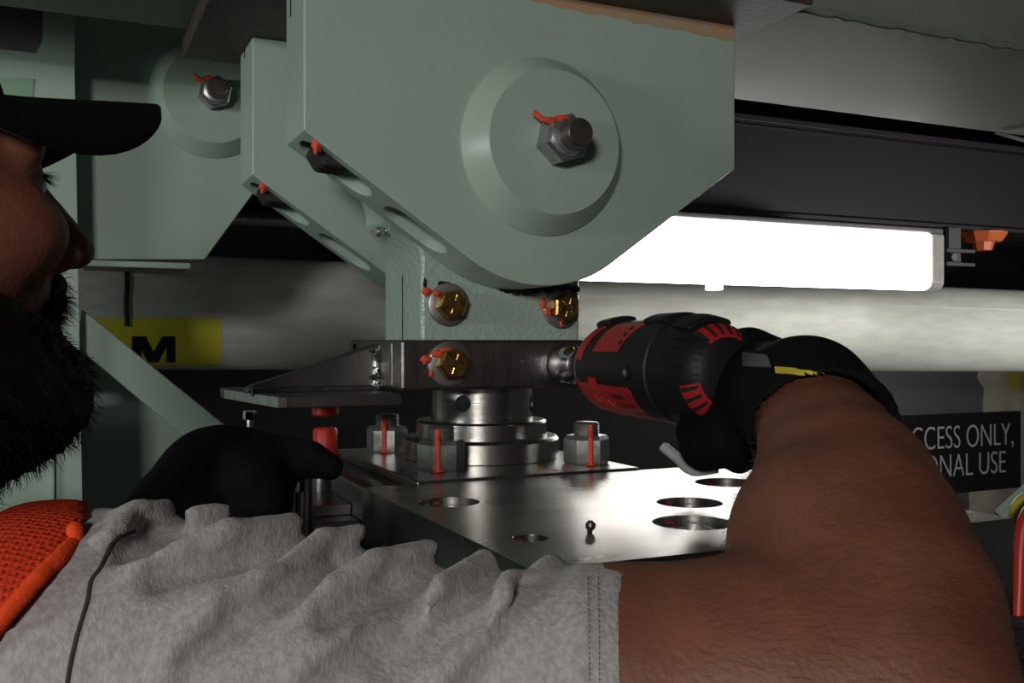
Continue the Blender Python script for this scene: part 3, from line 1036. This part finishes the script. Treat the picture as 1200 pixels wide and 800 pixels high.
obj('belt_hook', tube(smooth_path(hk, 4), .0040, 12), 'hook_grey', drv, label='bare metal belt hook')

# ================================================================== signed-distance modelling for the man
# points are given in camera-aligned metres (right, forward, up)


def seg_rc(P, a, b, ra, rb):
    a, b = np.asarray(a, float), np.asarray(b, float)
    ba = b - a
    t = np.clip(((P - a) @ ba) / (ba @ ba), 0, 1)
    d = P - a - t[:, None] * ba
    return np.sqrt((d * d).sum(1)) - (ra + (rb - ra) * t)


def ell(P, c, rad, R=None):
    q = P - np.asarray(c, float)
    if R is not None:
        q = q @ R
    rad = np.asarray(rad, float)
    k0 = np.sqrt(((q / rad) ** 2).sum(1))
    k1 = np.sqrt(((q / rad ** 2) ** 2).sum(1)) + 1e-9
    return k0 * (k0 - 1) / k1


def smin(a, b, k):
    h = np.maximum(k - np.abs(a - b), 0) / k
    return np.minimum(a, b) - h * h * k * .25


def smax(a, b, k):
    return -smin(-a, -b, k)


def chain(P, pts, k=.012, d=None):
    for (p, ra), (q, rb) in zip(pts, pts[1:]):
        e = seg_rc(P, p, q, ra, rb)
        d = e if d is None else smin(d, e, k)
    return d


def surfnet(fn, lo, hi, h, B=8):
    """naive surface nets over only the blocks that hold the surface; returns verts, quads"""
    lo, hi = np.asarray(lo, float), np.asarray(hi, float)
    nb_ = np.ceil((hi - lo) / (h * B)).astype(int)
    ii = np.stack(np.meshgrid(*[np.arange(n) for n in nb_], indexing='ij'), -1).reshape(-1, 3)
    cen = lo + (ii + .5) * h * B
    keep = np.abs(fn(cen)) < h * B * 1.15
    ii = ii[keep]
    o = np.stack(np.meshgrid(*[np.arange(B + 1)] * 3, indexing='ij'), -1).reshape(-1, 3)
    N = nb_ * B + 1
    gi = (ii[:, None, :] * B + o[None]).reshape(-1, 3)
    key = (gi[:, 0] * N[1] + gi[:, 1]) * N[2] + gi[:, 2]
    uk, inv = np.unique(key, return_inverse=True)
    g = np.stack([uk // (N[1] * N[2]), (uk // N[2]) % N[1], uk % N[2]], -1)
    val = np.empty(len(uk))
    for s in range(0, len(uk), 400000):
        val[s:s + 400000] = fn(lo + g[s:s + 400000] * h)
    vb = val[inv].reshape(len(ii), B + 1, B + 1, B + 1)
    cells = []
    for n, blk_ in enumerate(np.array_split(np.arange(len(ii)), max(1, len(ii) // 400))):
        v = vb[blk_]
        c = np.stack([v[:, a:B + a, b:B + b, c_:B + c_] for a in (0, 1) for b in (0, 1) for c_ in (0, 1)], -1)
        neg = c < 0
        mix = neg.any(-1) & ~neg.all(-1)
        w = np.argwhere(mix)
        cells.append((ii[blk_][w[:, 0]] * B + w[:, 1:], c[mix]))
    ci = np.concatenate([c[0] for c in cells])
    cv = np.concatenate([c[1] for c in cells])
    corner = np.array([[a, b, c_] for a in (0, 1) for b in (0, 1) for c_ in (0, 1)], float)
    acc = np.zeros((len(ci), 3))
    cnt = np.zeros(len(ci))
    for a in range(8):
        for b in range(a + 1, 8):
            if np.abs(corner[a] - corner[b]).sum() != 1:
                continue
            va, vb2 = cv[:, a], cv[:, b]
            m = (va < 0) != (vb2 < 0)
            t = np.where(m, va / np.where(m, va - vb2, 1), 0)
            acc += np.where(m[:, None], corner[a] + t[:, None] * (corner[b] - corner[a]), 0)
            cnt += m
    verts = lo + (ci + acc / cnt[:, None]) * h
    ck = (ci[:, 0] * N[1] + ci[:, 1]) * N[2] + ci[:, 2]
    order = np.argsort(ck)
    cks = ck[order]

    def find(c):
        k = (c[:, 0] * N[1] + c[:, 1]) * N[2] + c[:, 2]
        p = np.clip(np.searchsorted(cks, k), 0, len(cks) - 1)
        return np.where(cks[p] == k, order[p], -1)
    quads = []
    for ax in range(3):
        e = 4 >> ax
        m = (cv[:, 0] < 0) != (cv[:, e] < 0)
        c = ci[m]
        u, w = np.zeros(3, int), np.zeros(3, int)
        u[(ax + 1) % 3] = 1
        w[(ax + 2) % 3] = 1
        q = np.stack([find(c), find(c - u), find(c - u - w), find(c - w)], -1)
        flip = cv[m][:, 0] < 0
        q[~flip] = q[~flip][:, ::-1]
        quads.append(q[(q >= 0).all(1)])
    return verts, np.concatenate(quads)


def to_world(v):
    return np.stack([CS * v[:, 0] + SN * v[:, 1], -SN * v[:, 0] + CS * v[:, 1], v[:, 2]], -1)


def sdf_obj(name, fn, lo, hi, h, m, parent):
    v, q = surfnet(fn, lo, hi, h)
    v = to_world(v)
    o = obj(name, (v, q.tolist()), m, parent, smooth=180)
    return o, v, q


# ------------------------------------------------------------------ skeleton
SR = C(160, 806, .43)
CH = np.array([-.325, .475, -.16])
SL = np.array([-.49, .53, -.15])
FW = np.array([.26, .966, 0.0])
LF = np.array([-.966, .26, 0.0])
ARM = [(SR, .056), (C(470, 830, .43), .045), (C(650, 826, .43), .051), (C(740, 820, .43), .0540), (C(900, 806, .425), .0535), (C(1022, 812, .42), .0560)]
FORE = [(C(1022, 812, .42), .0570), (C(1008, 720, .452), .0590), (C(998, 640, .485), .0525), (C(988, 580, .520), .0460), (C(971, 530, .556), .0365), (C(944, 478, .605), .0310)]
LEL = np.array([-.43, .60, -.37])
LWR = C(222, 612, .712)
LCU = LWR + (LEL - LWR) * .22
# head frame: x forward, y to his left, z up
PH = math.radians(50)
HC = np.array([-.311, .428, .069])
tilt = math.radians(4)
hf = np.array([math.cos(PH) * math.cos(tilt), math.sin(PH) * math.cos(tilt), math.sin(tilt)])
hl_ = np.array([-math.sin(PH), math.cos(PH), 0])
hu = np.cross(hf, hl_)
HR = np.stack([hf, hl_, hu], 1)      # columns: head axes in camera frame


def hp(*p):
    return HC + HR @ np.array(p, float)


def head_sdf(P):
    Q = (P - HC) @ HR
    d = ell(Q, (-.026, 0, .018), (.098, .076, .094))
    d = smin(d, ell(Q, (.030, 0, -.028), (.066, .062, .088)), .03)
    d = smin(d, ell(Q, (.040, 0, -.078), (.050, .050, .036)), .025)
    d = smin(d, ell(Q, (.083, 0, -.100), (.018, .022, .016)), .02)
    A = Q * np.array([1, 0, 1]) + np.abs(Q) * np.array([0, 1, 0])
    d = smin(d, seg_rc(A, (.090, .004, .020), (.078, .044, .017), .0115, .010), .014)
    d = smin(d, ell(A, (.066, .045, -.024), (.028, .024, .022)), .02)
    d = smax(d, -ell(A, (.098, .033, -.001), (.017, .018, .011)), .012)
    d = smin(d, ell(A, (.0775, .032, .0005), (.0128, .0128, .0128)), .003)
    d = smin(d, seg_rc(A, (.0925, .020, .0085), (.083, .045, .004), .0035, .003), .004)
    d = smin(d, seg_rc(A, (.0915, .020, -.0075), (.082, .044, -.006), .0032, .003), .004)
    d = smin(d, seg_rc(Q, (.092, 0, .008), (.120, 0, -.029), .0085, .0105), .012)
    d = smin(d, ell(A, (.106, .0125, -.034), (.011, .0075, .0075)), .006)
    d = smax(d, -ell(A, (.112, .007, -.0415), (.006, .0035, .004)), .003)
    d = smin(d, ell(Q, (.088, 0, -.058), (.016, .024, .022)), .012)
    d = smin(d, seg_rc(A, (.1035, .0, -.060), (.092, .023, -.063), .0055, .003), .005)
    d = smin(d, seg_rc(A, (.1015, .0, -.069), (.091, .022, -.066), .006, .003), .004)
    d = smin(d, ell(A, (-.012, .080, -.010), (.018, .007, .031)), .008)
    d = smin(d, seg_rc(P, hp(-.018, 0, -.06), np.array([-.300, .437, -.17]), .057, .062), .03)
    return d


def torso_sdf(P, g=0.0):
    R = np.stack([-LF, FW, np.array([0, 0, 1.0])], 1)
    d = ell(P, CH + np.array([0, .0, -.14]), (.185 + g, .115 + g, .21 + g), R)
    d = smin(d, ell(P, CH + np.array([0, .01, -.42]), (.165 + g, .115 + g, .24 + g), R), .06)
    d = smin(d, seg_rc(P, CH + np.array([.03, -.045, .015]), SR + np.array([-.02, 0, .01]), .050 + g, .050 + g), .03)
    d = smin(d, seg_rc(P, CH + np.array([-.03, -.02, .015]), SL, .066 + g, .066 + g), .04)
    return d


def body_sdf(P):
    d = torso_sdf(P)
    d = smin(d, head_sdf(P), .03)
    d = smin(d, chain(P, ARM, .02), .04)
    f = chain(P, FORE, .012)
    # outer forearm muscle and the crook of the elbow
    f = smin(f, ell(P, C(945, 632, .470), (.026, .040, .030)), .03)
    d = smin(d, f, .012)
    # right hand inside the glove
    d = smin(d, seg_rc(P, C(944, 478, .605), C(900, 468, .685), .030, .030), .02)
    d = smin(d, chain(P, [(SL, .058), (LEL, .048), (LWR, .026), (C(262, 566, .738), .024)], .02), .04)
    return d


man = thing('person', tuple(c2w(-.33, .48, FLOOR)), 'bearded person in black cap, grey shirt and orange vest working the driver', 'person')
skin, bv_, bq_ = sdf_obj('body', body_sdf, (-.66, .26, -.85), (.32, .80, .24), .0036, 'skin', man)

# ------------------------------------------------------------------ shirt
SLV = [(SR + np.array([-.02, 0, .0]), .0685), (C(260, 812, .43), .0700), (C(360, 822, .43), .0670), (C(470, 830, .43), .0605), (C(600, 832, .43), .0570), (C(760, 828, .43), .0580)]
FOLDS = [((648, 658), (596, 712), (520, 790), .0090), ((566, 652), (515, 700), (430, 765), .0085), ((505, 640), (440, 668), (360, 705), .0085), ((425, 620), (380, 640), (310, 676), .0075),
         ((345, 610), (270, 634), (165, 662), .0085), ((262, 597), (205, 612), (150, 630), .0075), ((200, 592), (165, 604), (128, 636), .0060), ((668, 700), (600, 770), (560, 815), .0060),
         ((590, 662), (600, 690), (585, 730), .0055), ((470, 690), (420, 740), (350, 790), .0060), ((330, 680), (260, 715), (200, 770), .0060), ((722, 690), (690, 745), (660, 800), .0045)]



def shirt_base(P):
    d = torso_sdf(P, .012)
    d = smin(d, chain(P, SLV, .008), .03)
    return smin(d, chain(P, [(SL, .072), (SL * .45 + LEL * .55, .062)], .03), .03)


FC = []
for a, b, c, r in FOLDS:
    pts = []
    for px, py in (a, b, c):
        f = .30
        best = (9, f)
        for _ in range(40):
            dd = float(shirt_base(C(px, py, f)[None])[0])
            if dd < best[0]:
                best = (dd, f)
            if dd < .0005:
                break
            f += max(dd * .7, .0008)
            if f > .46:
                break
        pts.append(C(px, py, best[1] + r * .22))
    FC.append((pts, r))
PN = np.array([1.0, -.105, 0.0])
PN /= np.linalg.norm(PN)
PO = C(735, 800, .41)


def shirt_core(P):
    d0 = shirt_base(P)
    near = d0 < .03
    if not near.any():
        return d0
    d0[near] = shirt_folds(P[near], d0[near])
    return d0


def shirt_folds(P, d):
    for pts, r in FC:
        d = smin(d, chain(P, [(pts[0], r * .50), (pts[1], r), (pts[2], r * .5)], .006), .011)
    for pts, r in FC:
        g = [q + np.array([r * 1.3, -r * .50, -r * .55]) for q in pts]
        d = smax(d, -chain(P, [(g[0], r * .22), (g[1], r * .84), (g[2], r * .42)], .006), .012)
    return d


def shirt_sdf(P):
    d = shirt_core(P)
    d = smin(d, chain(P, ARM[:4], .02) - .0025, .003)
    t = (P - PO) @ PN
    d = d - .0016 * (1 / (1 + np.exp(np.clip(-(t + .0235) / .0011, -40, 40))))
    d = smax(d, t, .003)
    nk = seg_rc(P, np.array([-.30, .44, .05]), np.array([-.30, .44, -.20]), .069, .067)
    d = smax(d, -nk, .004)
    lt_ = (P - (SL * .4 + LEL * .6)) @ ((LEL - SL) / np.linalg.norm(LEL - SL))
    near = np.sqrt(((P - (SL * .4 + LEL * .6)) ** 2).sum(1)) < .085
    d = np.where(near, np.maximum(d, lt_), d)
    return np.maximum(d, -.62 - P[:, 2])


shirt, sv, sq = sdf_obj('shirt', shirt_sdf, (-.66, .24, -.66), (.12, .78, .02), .0034, 'heather', man)
tree = BVHTree.FromPolygons([Vector(v) for v in sv], sq.tolist())


def on_cloth(t, px, py, off=0.0):
    d = W(px, py, f=1).normalized()
    h = t.ray_cast(Vector((0, 0, 0)), d)
    if h[0] is None:
        h = t.find_nearest(W(px, py, f=.40))
    n = h[1]
    if n.dot(d) > 0:
        n = -n
    return h[0] + n * off


sm = [(158, 622), (142, 628), (131, 637), (124, 652), (117, 666), (107, 680), (103, 702), (97, 722), (90, 746), (84, 772), (79, 800), (76, 830)]
obj('armhole_seam', tube(smooth_path([on_cloth(tree, x, y, -.0003) for x, y in sm], 6), .0010, 8), 'seam_shade', shirt)  # dark tube paints the shaded crease along the seam
for x0 in (689, 701):
    row = []
    for k in range(22):
        y0 = 676 + k * 6.2
        a, b = on_cloth(tree, x0 + (k * .06), y0, .0003), on_cloth(tree, x0 + (k * .06), y0 + 4.2, .0003)
        if (a - b).length < .02:
            row.append(tube([a, b], .0003, 5))
    obj('hem_stitching', join(*row), 'hem_thread', shirt)

# ------------------------------------------------------------------ vest
va, vb_ = C(121, 604, 1.0), C(-2, 742, 1.0)
VN = np.cross(va, vb_)
VN /= np.linalg.norm(VN)
if VN @ C(400, 760, 1.0) < 0:
    VN = -VN
VO = C(60, 672, .38)
VN2 = VN + np.array([0, .12, 0])
VN2 /= np.linalg.norm(VN2)


def vest_sdf(P):
    d = shirt_core(P) - .0045 - .0012 * np.sin(P[:, 0] * 90 + P[:, 2] * 60)
    d = smax(d, (P - VO) @ VN2, .003)
    nk = seg_rc(P, np.array([-.30, .43, .05]), np.array([-.30, .43, -.20]), .078, .078)
    d = smax(d, -nk, .004)
    dl = (P - (SL - LF * .02)) @ LF
    d = np.maximum(d, dl)
    return np.maximum(d, -.50 - P[:, 2])


vest, vv, vq = sdf_obj('safety_vest', vest_sdf, (-.62, .24, -.56), (-.05, .66, .02), .0036, 'vest_mesh', man)
vtree = BVHTree.FromPolygons([Vector(v) for v in vv], vq.tolist())
eg = []
for i in range(26):
    t = i / 25
    px, py = 117 - 119 * t, 606 + 135 * t
    eg.append(on_cloth(vtree, px - 4.5, py - 4.5, .0008))
obj('edge_binding', tube(smooth_path(eg[::2], 4), .0034, 10), 'vest_edge', vest)

# ------------------------------------------------------------------ trousers and boots
HIP = np.array([-.325, .485, -.66])


def legs_sdf(P):
    R = np.stack([-LF, FW, np.array([0, 0, 1.0])], 1)
    d = ell(P, HIP + np.array([0, 0, -.03]), (.175, .13, .16), R)
    for s in (-1, 1):
        h0 = HIP + LF * .085 * s + np.array([0, 0, -.08])
        kn = h0 + FW * .03 + LF * .01 * s + np.array([0, 0, -.36])
        an = np.array([kn[0], kn[1], FLOOR + .07]) - FW * .02
        d = smin(d, chain(P, [(h0, .090), (kn, .066), (an, .058)], .03), .04)
    return np.maximum(np.maximum(d, P[:, 2] + .60), FLOOR + .05 - P[:, 2])


sdf_obj('trousers', legs_sdf, (-.66, .24, FLOOR), (.0, .76, -.55), .008, 'denim', man)
for s in (-1, 1):
    kn = HIP + LF * .095 * s
    a0 = np.array([kn[0], kn[1], FLOOR + .05])

    def boot(P, a0=a0):
        d = chain(P, [(a0 + np.array([0, 0, .06]), .055), (a0 - FW * .02 + np.array([0, 0, .0]), .052), (a0 + FW * .15 + np.array([0, 0, -.01]), .045)], .03)
        return np.maximum(d, FLOOR - P[:, 2])
    sdf_obj('boot', boot, a0 - .15, a0 + np.array([.2, .3, .2]), .007, 'boot', man)

# ------------------------------------------------------------------ cap
def cap_sdf(P):
    Q = (P - HC) @ HR
    d = ell(Q, (-.026, 0, .024), (.112, .086, .100))
    return smax(d, .038 + .10 * (-Q[:, 0]) * .6 - Q[:, 2] - .004, .004)


cap = thing_cap = sdf_obj('cap', cap_sdf, HC - .16, HC + np.array([.16, .16, .2]), .0035, 'cap_cloth', man)[0]
obj('cap_button', ball(c2w(*hp(-.030, 0, .128)), (.007, .007, .004)), 'cap_cloth', cap)


def brim(th, inset=0.0):
    V, F = [], []
    n, m = 36, 12
    for s in (0, 1):
        for i in range(n + 1):
            a = math.radians(-74 + 148 * i / n)
            bx, by = -.022 + .100 * math.cos(a), .081 * math.sin(a)
            ext = (.090 - inset) * max(0.0, math.cos(a * 1.18)) ** .42
            for j in range(m + 1):
                q = j / m
                x, y = bx + ext * q * (1.0 if True else 0), by + by * .06 * q
                z = BRZ - BRD * (y / .08) ** 2 * (.25 + .75 * q) * (ext / .09) + .010 * q - .002 * q * q
                V.append(c2w(*hp(x, y, z - s * th)))
    L = (n + 1) * (m + 1)
    for s in (0, 1):
        for i in range(n):
            for j in range(m):
                a = s * L + i * (m + 1) + j
                F.append([a, a + 1, a + m + 2, a + m + 1])
    for i in range(n):
        for j in (0, m):
            a = i * (m + 1) + j
            F.append([a, a + m + 1, a + m + 1 + L, a + L])
    for j in range(m):
        for i in (0, n):
            a = i * (m + 1) + j
            F.append([a, a + 1, a + 1 + L, a + L])
    return V, F


BRZ, BRD = .045, .072
obj('brim', brim(.0035), 'cap_cloth', cap, smooth=50)
BRZ -= .0037
obj('brim_underside', brim(.0008, .003), 'cap_under', cap, smooth=50)

# ------------------------------------------------------------------ beard, moustache, brow, lashes, eyes
btree = BVHTree.FromPolygons([Vector(v) for v in bv_], bq_.tolist())


def hairs(name, spots, length, rad, droop, m, parent, out=.55, curl=.0):
    V, F = [], []
    for (p, nrm, L) in spots:
        dr = (nrm * out + droop + Vector(rng.normal(0, .22, 3))).normalized()
        pts = [p - nrm * .001, p + dr * L * .5, p + (dr * .75 + droop * .35 + Vector(rng.normal(0, curl, 3))).normalized() * L]
        _, u, v = frame_of(dr)
        k = len(V)
        for i, q in enumerate(pts[:2]):
            for a in range(3):
                an = a * 2 * PI / 3
                V.append(q + (u * math.cos(an) + v * math.sin(an)) * rad * (1 - .35 * i))
        V.append(pts[2])
        for a in range(3):
            b = (a + 1) % 3
            F.append([k + a, k + b, k + 3 + b, k + 3 + a])
            F.append([k + 3 + a, k + 3 + b, k + 6])
    o = obj(name, (np.array([tuple(v) for v in V]), F), m, parent, smooth=180)
    return o


def head_spot(x, y, z):
    """nearest point on the head skin to a head-frame point"""
    h = btree.find_nearest(c2w(*hp(x, y, z)))
    n = h[1]
    cen = c2w(*hp(.02, 0, -.05))
    if n.dot(h[0] - cen) < 0:
        n = -n
    return h[0], n


def beard_sdf(P):
    Q = (P - HC) @ HR
    hd = head_sdf(P)
    wob = .0022 * np.sin(Q[:, 0] * 310 + Q[:, 2] * 240) * np.sin(Q[:, 1] * 330 + Q[:, 2] * 150)
    shell = hd - .011 - wob
    lump = ell(Q, (.058, 0, -.103), (.060, .056, .040)) - wob
    lump = smin(lump, ell(Q, (.020, 0, -.098), (.060, .056, .034)) - wob, .02)
    # region of the face that is bearded: below the cheek line, clear of the lips
    line = Q[:, 2] + .050 - .45 * (.05 - Q[:, 0]) + .10 * np.maximum(Q[:, 0] - .075, 0)
    d = smin(shell, lump, .015)
    d = smax(d, line, .008)
    back = -(Q[:, 0] + .030 + .2 * (Q[:, 2] + .06))
    d = smax(d, back, .006)
    A = Q * np.array([1, 0, 1]) + np.abs(Q) * np.array([0, 1, 0])
    lips = ell(A, (.106, 0, -.066), (.020, .024, .0085))
    d = smax(d, -lips, .004)
    mou = seg_rc(A, (.1045, .0, -.0475), (.090, .028, -.066), .0085, .0075) - wob
    return smin(d, mou, .006)


beard, bev, beq = sdf_obj('beard', beard_sdf, HC + np.array([-.12, -.14, -.20]), HC + np.array([.16, .16, .02]), .0034, 'hair', man)
bt = BVHTree.FromPolygons([Vector(v) for v in bev], beq.tolist())
spots = []
ids = rng.integers(0, len(bev), 9000)
dn = Vector((0, 0, -1))
for i in ids:
    p = Vector(bev[i])
    h = bt.find_nearest(p)
    n = h[1]
    if n.dot(p - c2w(*hp(.03, 0, -.09))) < 0:
        n = -n
    spots.append((p, n, rng.uniform(.004, .011)))
hairs('beard_hair', spots, 0, .00022, dn * .55, 'hair', beard, out=.55, curl=.2)
spots = []
for _ in range(500):
    y = rng.uniform(-.032, .032)
    p, n = head_spot(.098 - abs(y) * .35, y, -.048 - abs(y) * .5 + rng.normal(0, .003))
    spots.append((p, n, rng.uniform(.009, .016)))
hairs('moustache_hair', spots, 0, .00025, Vector((0, 0, -.5)), 'hair', beard, out=.8, curl=.15)
for s in (-1, 1):
    spots = []
    for _ in range(220):
        y = s * rng.uniform(.012, .048)
        p, n = head_spot(.10, y, .019 + rng.normal(0, .0022) - max(0, abs(y) - .035) * .4)
        spots.append((p, n, rng.uniform(.003, .005)))
    hairs('eyebrow', spots, 0, .00022, Vector((0, 0, -.5)), 'hair', man, out=.25)
for s in (-1, 1):
    spots = []
    for k in range(60):
        t = k / 59
        p = c2w(*hp(.0935 - .010 * t, s * (.020 + .025 * t), .0062 - .002 * t))
        n = c2w(*(HR @ np.array([.85, s * .25, -.25])))
        spots.append((p, n, rng.uniform(.008, .0115)))
    hairs('eyelash', spots, 0, .0002, Vector((0, 0, -.12)), 'hair', man, out=1.0)
for s in (-1, 1):
    ey = obj('eye', ball(c2w(*hp(.0790, s * .032, .0004)), .0124, 24, 16), 'eye_white', man)
    obj('iris', ball(c2w(*hp(.0862, s * .0305, -.0004)), .0060, 20, 12), 'eye_dark', ey)

# ------------------------------------------------------------------ right glove on the grip
H0c = np.array([CS * H0.x - SN * H0.y, SN * H0.x + CS * H0.y, H0.z])
HDc = np.array([CS * HD.x - SN * HD.y, SN * HD.x + CS * HD.y, HD.z])
HDc /= np.linalg.norm(HDc)
RWR = C(944, 472, .607)
PALM = C(893, 462, .69)
TOPc = np.cross(HDc, np.array([0, 1.0, 0]))
TOPc = -TOPc if TOPc[2] < 0 else TOPc
FARc = np.cross(TOPc, HDc)
FARc = -FARc if FARc[1] < 0 else FARc


def gp_(t, a, r):
    """point around the grip: t along it, angle 0 = near side, 90 = upper side, 180 = far side"""
    an = math.radians(a)
    return H0c + HDc * t + (-FARc * math.cos(an) + TOPc * math.sin(an)) * r


CUFF_N = C(944, 478, .605) - C(974, 530, .556)
CUFF_N /= np.linalg.norm(CUFF_N)
CUFF_O = C(962, 508, .582)


def glove_r(P):
    d = chain(P, [(C(978, 528, .560), .0475), (RWR, .0370), (PALM, .037)], .02)
    d = smin(d, ell(P, gp_(.048, 30, .036), (.034, .030, .034)), .03)
    d = smin(d, seg_rc(P, gp_(.012, 75, .038), gp_(.080, 72, .036), .017, .015), .02)
    for t, L in ((.008, 1.0), (.031, 1.06), (.054, 1.0), (.076, .86)):
        e = chain(P, [(gp_(t, 62, .038), .0135), (gp_(t - .002, 108, .036), .0130), (gp_(t - .004, 160, .033), .0122), (gp_(t - .005, 215 * L, .031), .0112), (gp_(t - .004, 252 * L, .027), .0100)], .006)
        d = smin(d, e, .007)
    # thumb leaves the side of the palm and closes under the grip
    th = chain(P, [(C(884, 486, .672), .022), (C(852, 512, .676), .0185), (C(826, 522, .690), .0155), (C(812, 506, .708), .0125)], .01)
    d = smin(d, th, .014)
    d = smin(d, seg_rc(P, C(874, 520, .684), C(866, 536, .692), .016, .0115), .008)
    # cuff: hollow, cut square to the wrist
    t = (P - CUFF_O) @ CUFF_N
    d = smax(d, -t - .008, .002)
    inner = chain(P, FORE, .012) - .0035
    inner = np.maximum(inner, t - .030)
    return smax(d, -inner, .002)


glr, glv, glq = sdf_obj('work_glove', glove_r, (.09, .52, -.17), (.30, .84, .05), .0026, 'glove', man)
gt = BVHTree.FromPolygons([Vector(v) for v in glv], glq.tolist())


def cloth_patch(t, quad, off, th, n=8, m=3):
    a, b, c, d = [np.array(q, float) for q in quad]
    V, F = [], []
    for o_ in (off, off + th):
        for i in range(n + 1):
            for j in range(m + 1):
                s, q = i / n, j / m
                p = (a * (1 - s) + b * s) * (1 - q) + (d * (1 - s) + c * s) * q
                V.append(on_cloth(t, p[0], p[1], o_))
    L = (n + 1) * (m + 1)
    for s in (0, 1):
        for i in range(n):
            for j in range(m):
                k = s * L + i * (m + 1) + j
                F.append([k, k + 1, k + m + 2, k + m + 1])
    for i in range(n):
        for j in (0, m):
            k = i * (m + 1) + j
            F.append([k, k + m + 1, k + m + 1 + L, k + L])
    for j in range(m):
        for i in (0, n):
            k = i * (m + 1) + j
            F.append([k, k + 1, k + 1 + L, k + L])
    return V, F


obj('cuff_tag', cloth_patch(gt, ((909, 431), (966, 436), (966, 441), (910, 438)), .0004, .001, 12, 3), 'glove_yellow', glr, label='yellow woven cuff tag')
obj('knuckle_panel', cloth_patch(gt, ((871, 414), (900, 417), (905, 431), (872, 430)), .0003, .001, 8, 5), 'glove_grey', glr)

# ------------------------------------------------------------------ left glove
def glove_l(P):
    d = chain(P, [(LCU, .042), (C(218, 606, .712), .037), (C(258, 558, .735), .033)], .02)
    d = smin(d, ell(P, C(268, 564, .738), (.042, .035, .036)), .02)
    d = smin(d, seg_rc(P, C(238, 555, .735), C(300, 549, .74), .026, .022), .02)
    # index finger stretched out to the right
    d = smin(d, chain(P, [(C(298, 535, .745), .0165), (C(335, 536, .744), .0140), (C(362, 538, .742), .0125), (C(387, 547, .740), .0100)], .008), .010)
    # the other fingers folded down, and the thumb beneath
    for k, (dx, df) in enumerate(((0, -.004), (-6, -.022), (-16, -.038))):
        d = smin(d, chain(P, [(C(300 + dx, 545, .748 + df), .0145), (C(322 + dx, 560, .745 + df), .0135), (C(322 + dx, 590, .742 + df), .0125), (C(300 + dx, 604, .74 + df), .011)], .006), .008)
    d = smin(d, chain(P, [(C(290, 560, .70), .016), (C(310, 585, .705), .0135), (C(322, 606, .715), .0115)], .008), .008)
    ax = LWR - LEL
    ax = ax / np.linalg.norm(ax)
    return smax(d, -((P - LCU) @ ax), .003)


sdf_obj('work_glove', glove_l, (-.33, .60, -.24), (-.10, .80, -.03), .0028, 'glove', man)

# ------------------------------------------------------------------ hair on the bare arm
V, F = [], []
arm_ax = [p for p, _ in FORE]
sel = rng.permutation(len(bv_))
cntr = 0
wr, el = Vector(c2w(*FORE[-1][0])), Vector(c2w(*FORE[0][0]))
flow = Vector(c2w(.55, .25, -.30)).normalized()
for i in sel:
    p = Vector(bv_[i])
    pc_ = np.array([CS * p.x - SN * p.y, SN * p.x + CS * p.y, p.z])
    if pc_[0] < .07 or pc_[2] < -.17 or (pc_ - CUFF_O) @ CUFF_N > -.012:
        continue
    h = btree.find_nearest(p)
    n = h[1]
    cen = min((Vector(c2w(*a)) for a in arm_ax), key=lambda q: (q - p).length)
    if n.dot(p - cen) < 0:
        n = -n
    if n.dot(p) > .35 * p.length:
        continue
    t = (flow - n * flow.dot(n) + n * .16 + Vector(rng.normal(0, .13, 3))).normalized()
    sgn = -1 if rng.random() < .35 else 1
    L = rng.uniform(.006, .013)
    s = t.cross(n).normalized() * .00007
    k = len(V)
    V += [p - s, p + s, p + t * L * .55 + n * .0008 + s * .7, p + t * L * .55 + n * .0008 - s * .7, p + (t - n * .25) * L]
    F += [[k, k + 1, k + 2, k + 3], [k + 3, k + 2, k + 4]]
    cntr += 1
    if cntr > 2600:
        break
ah = obj('arm_hair', (np.array([tuple(v) for v in V]), F), 'arm_hair', skin, smooth=180)
ah['kind'] = 'stuff'
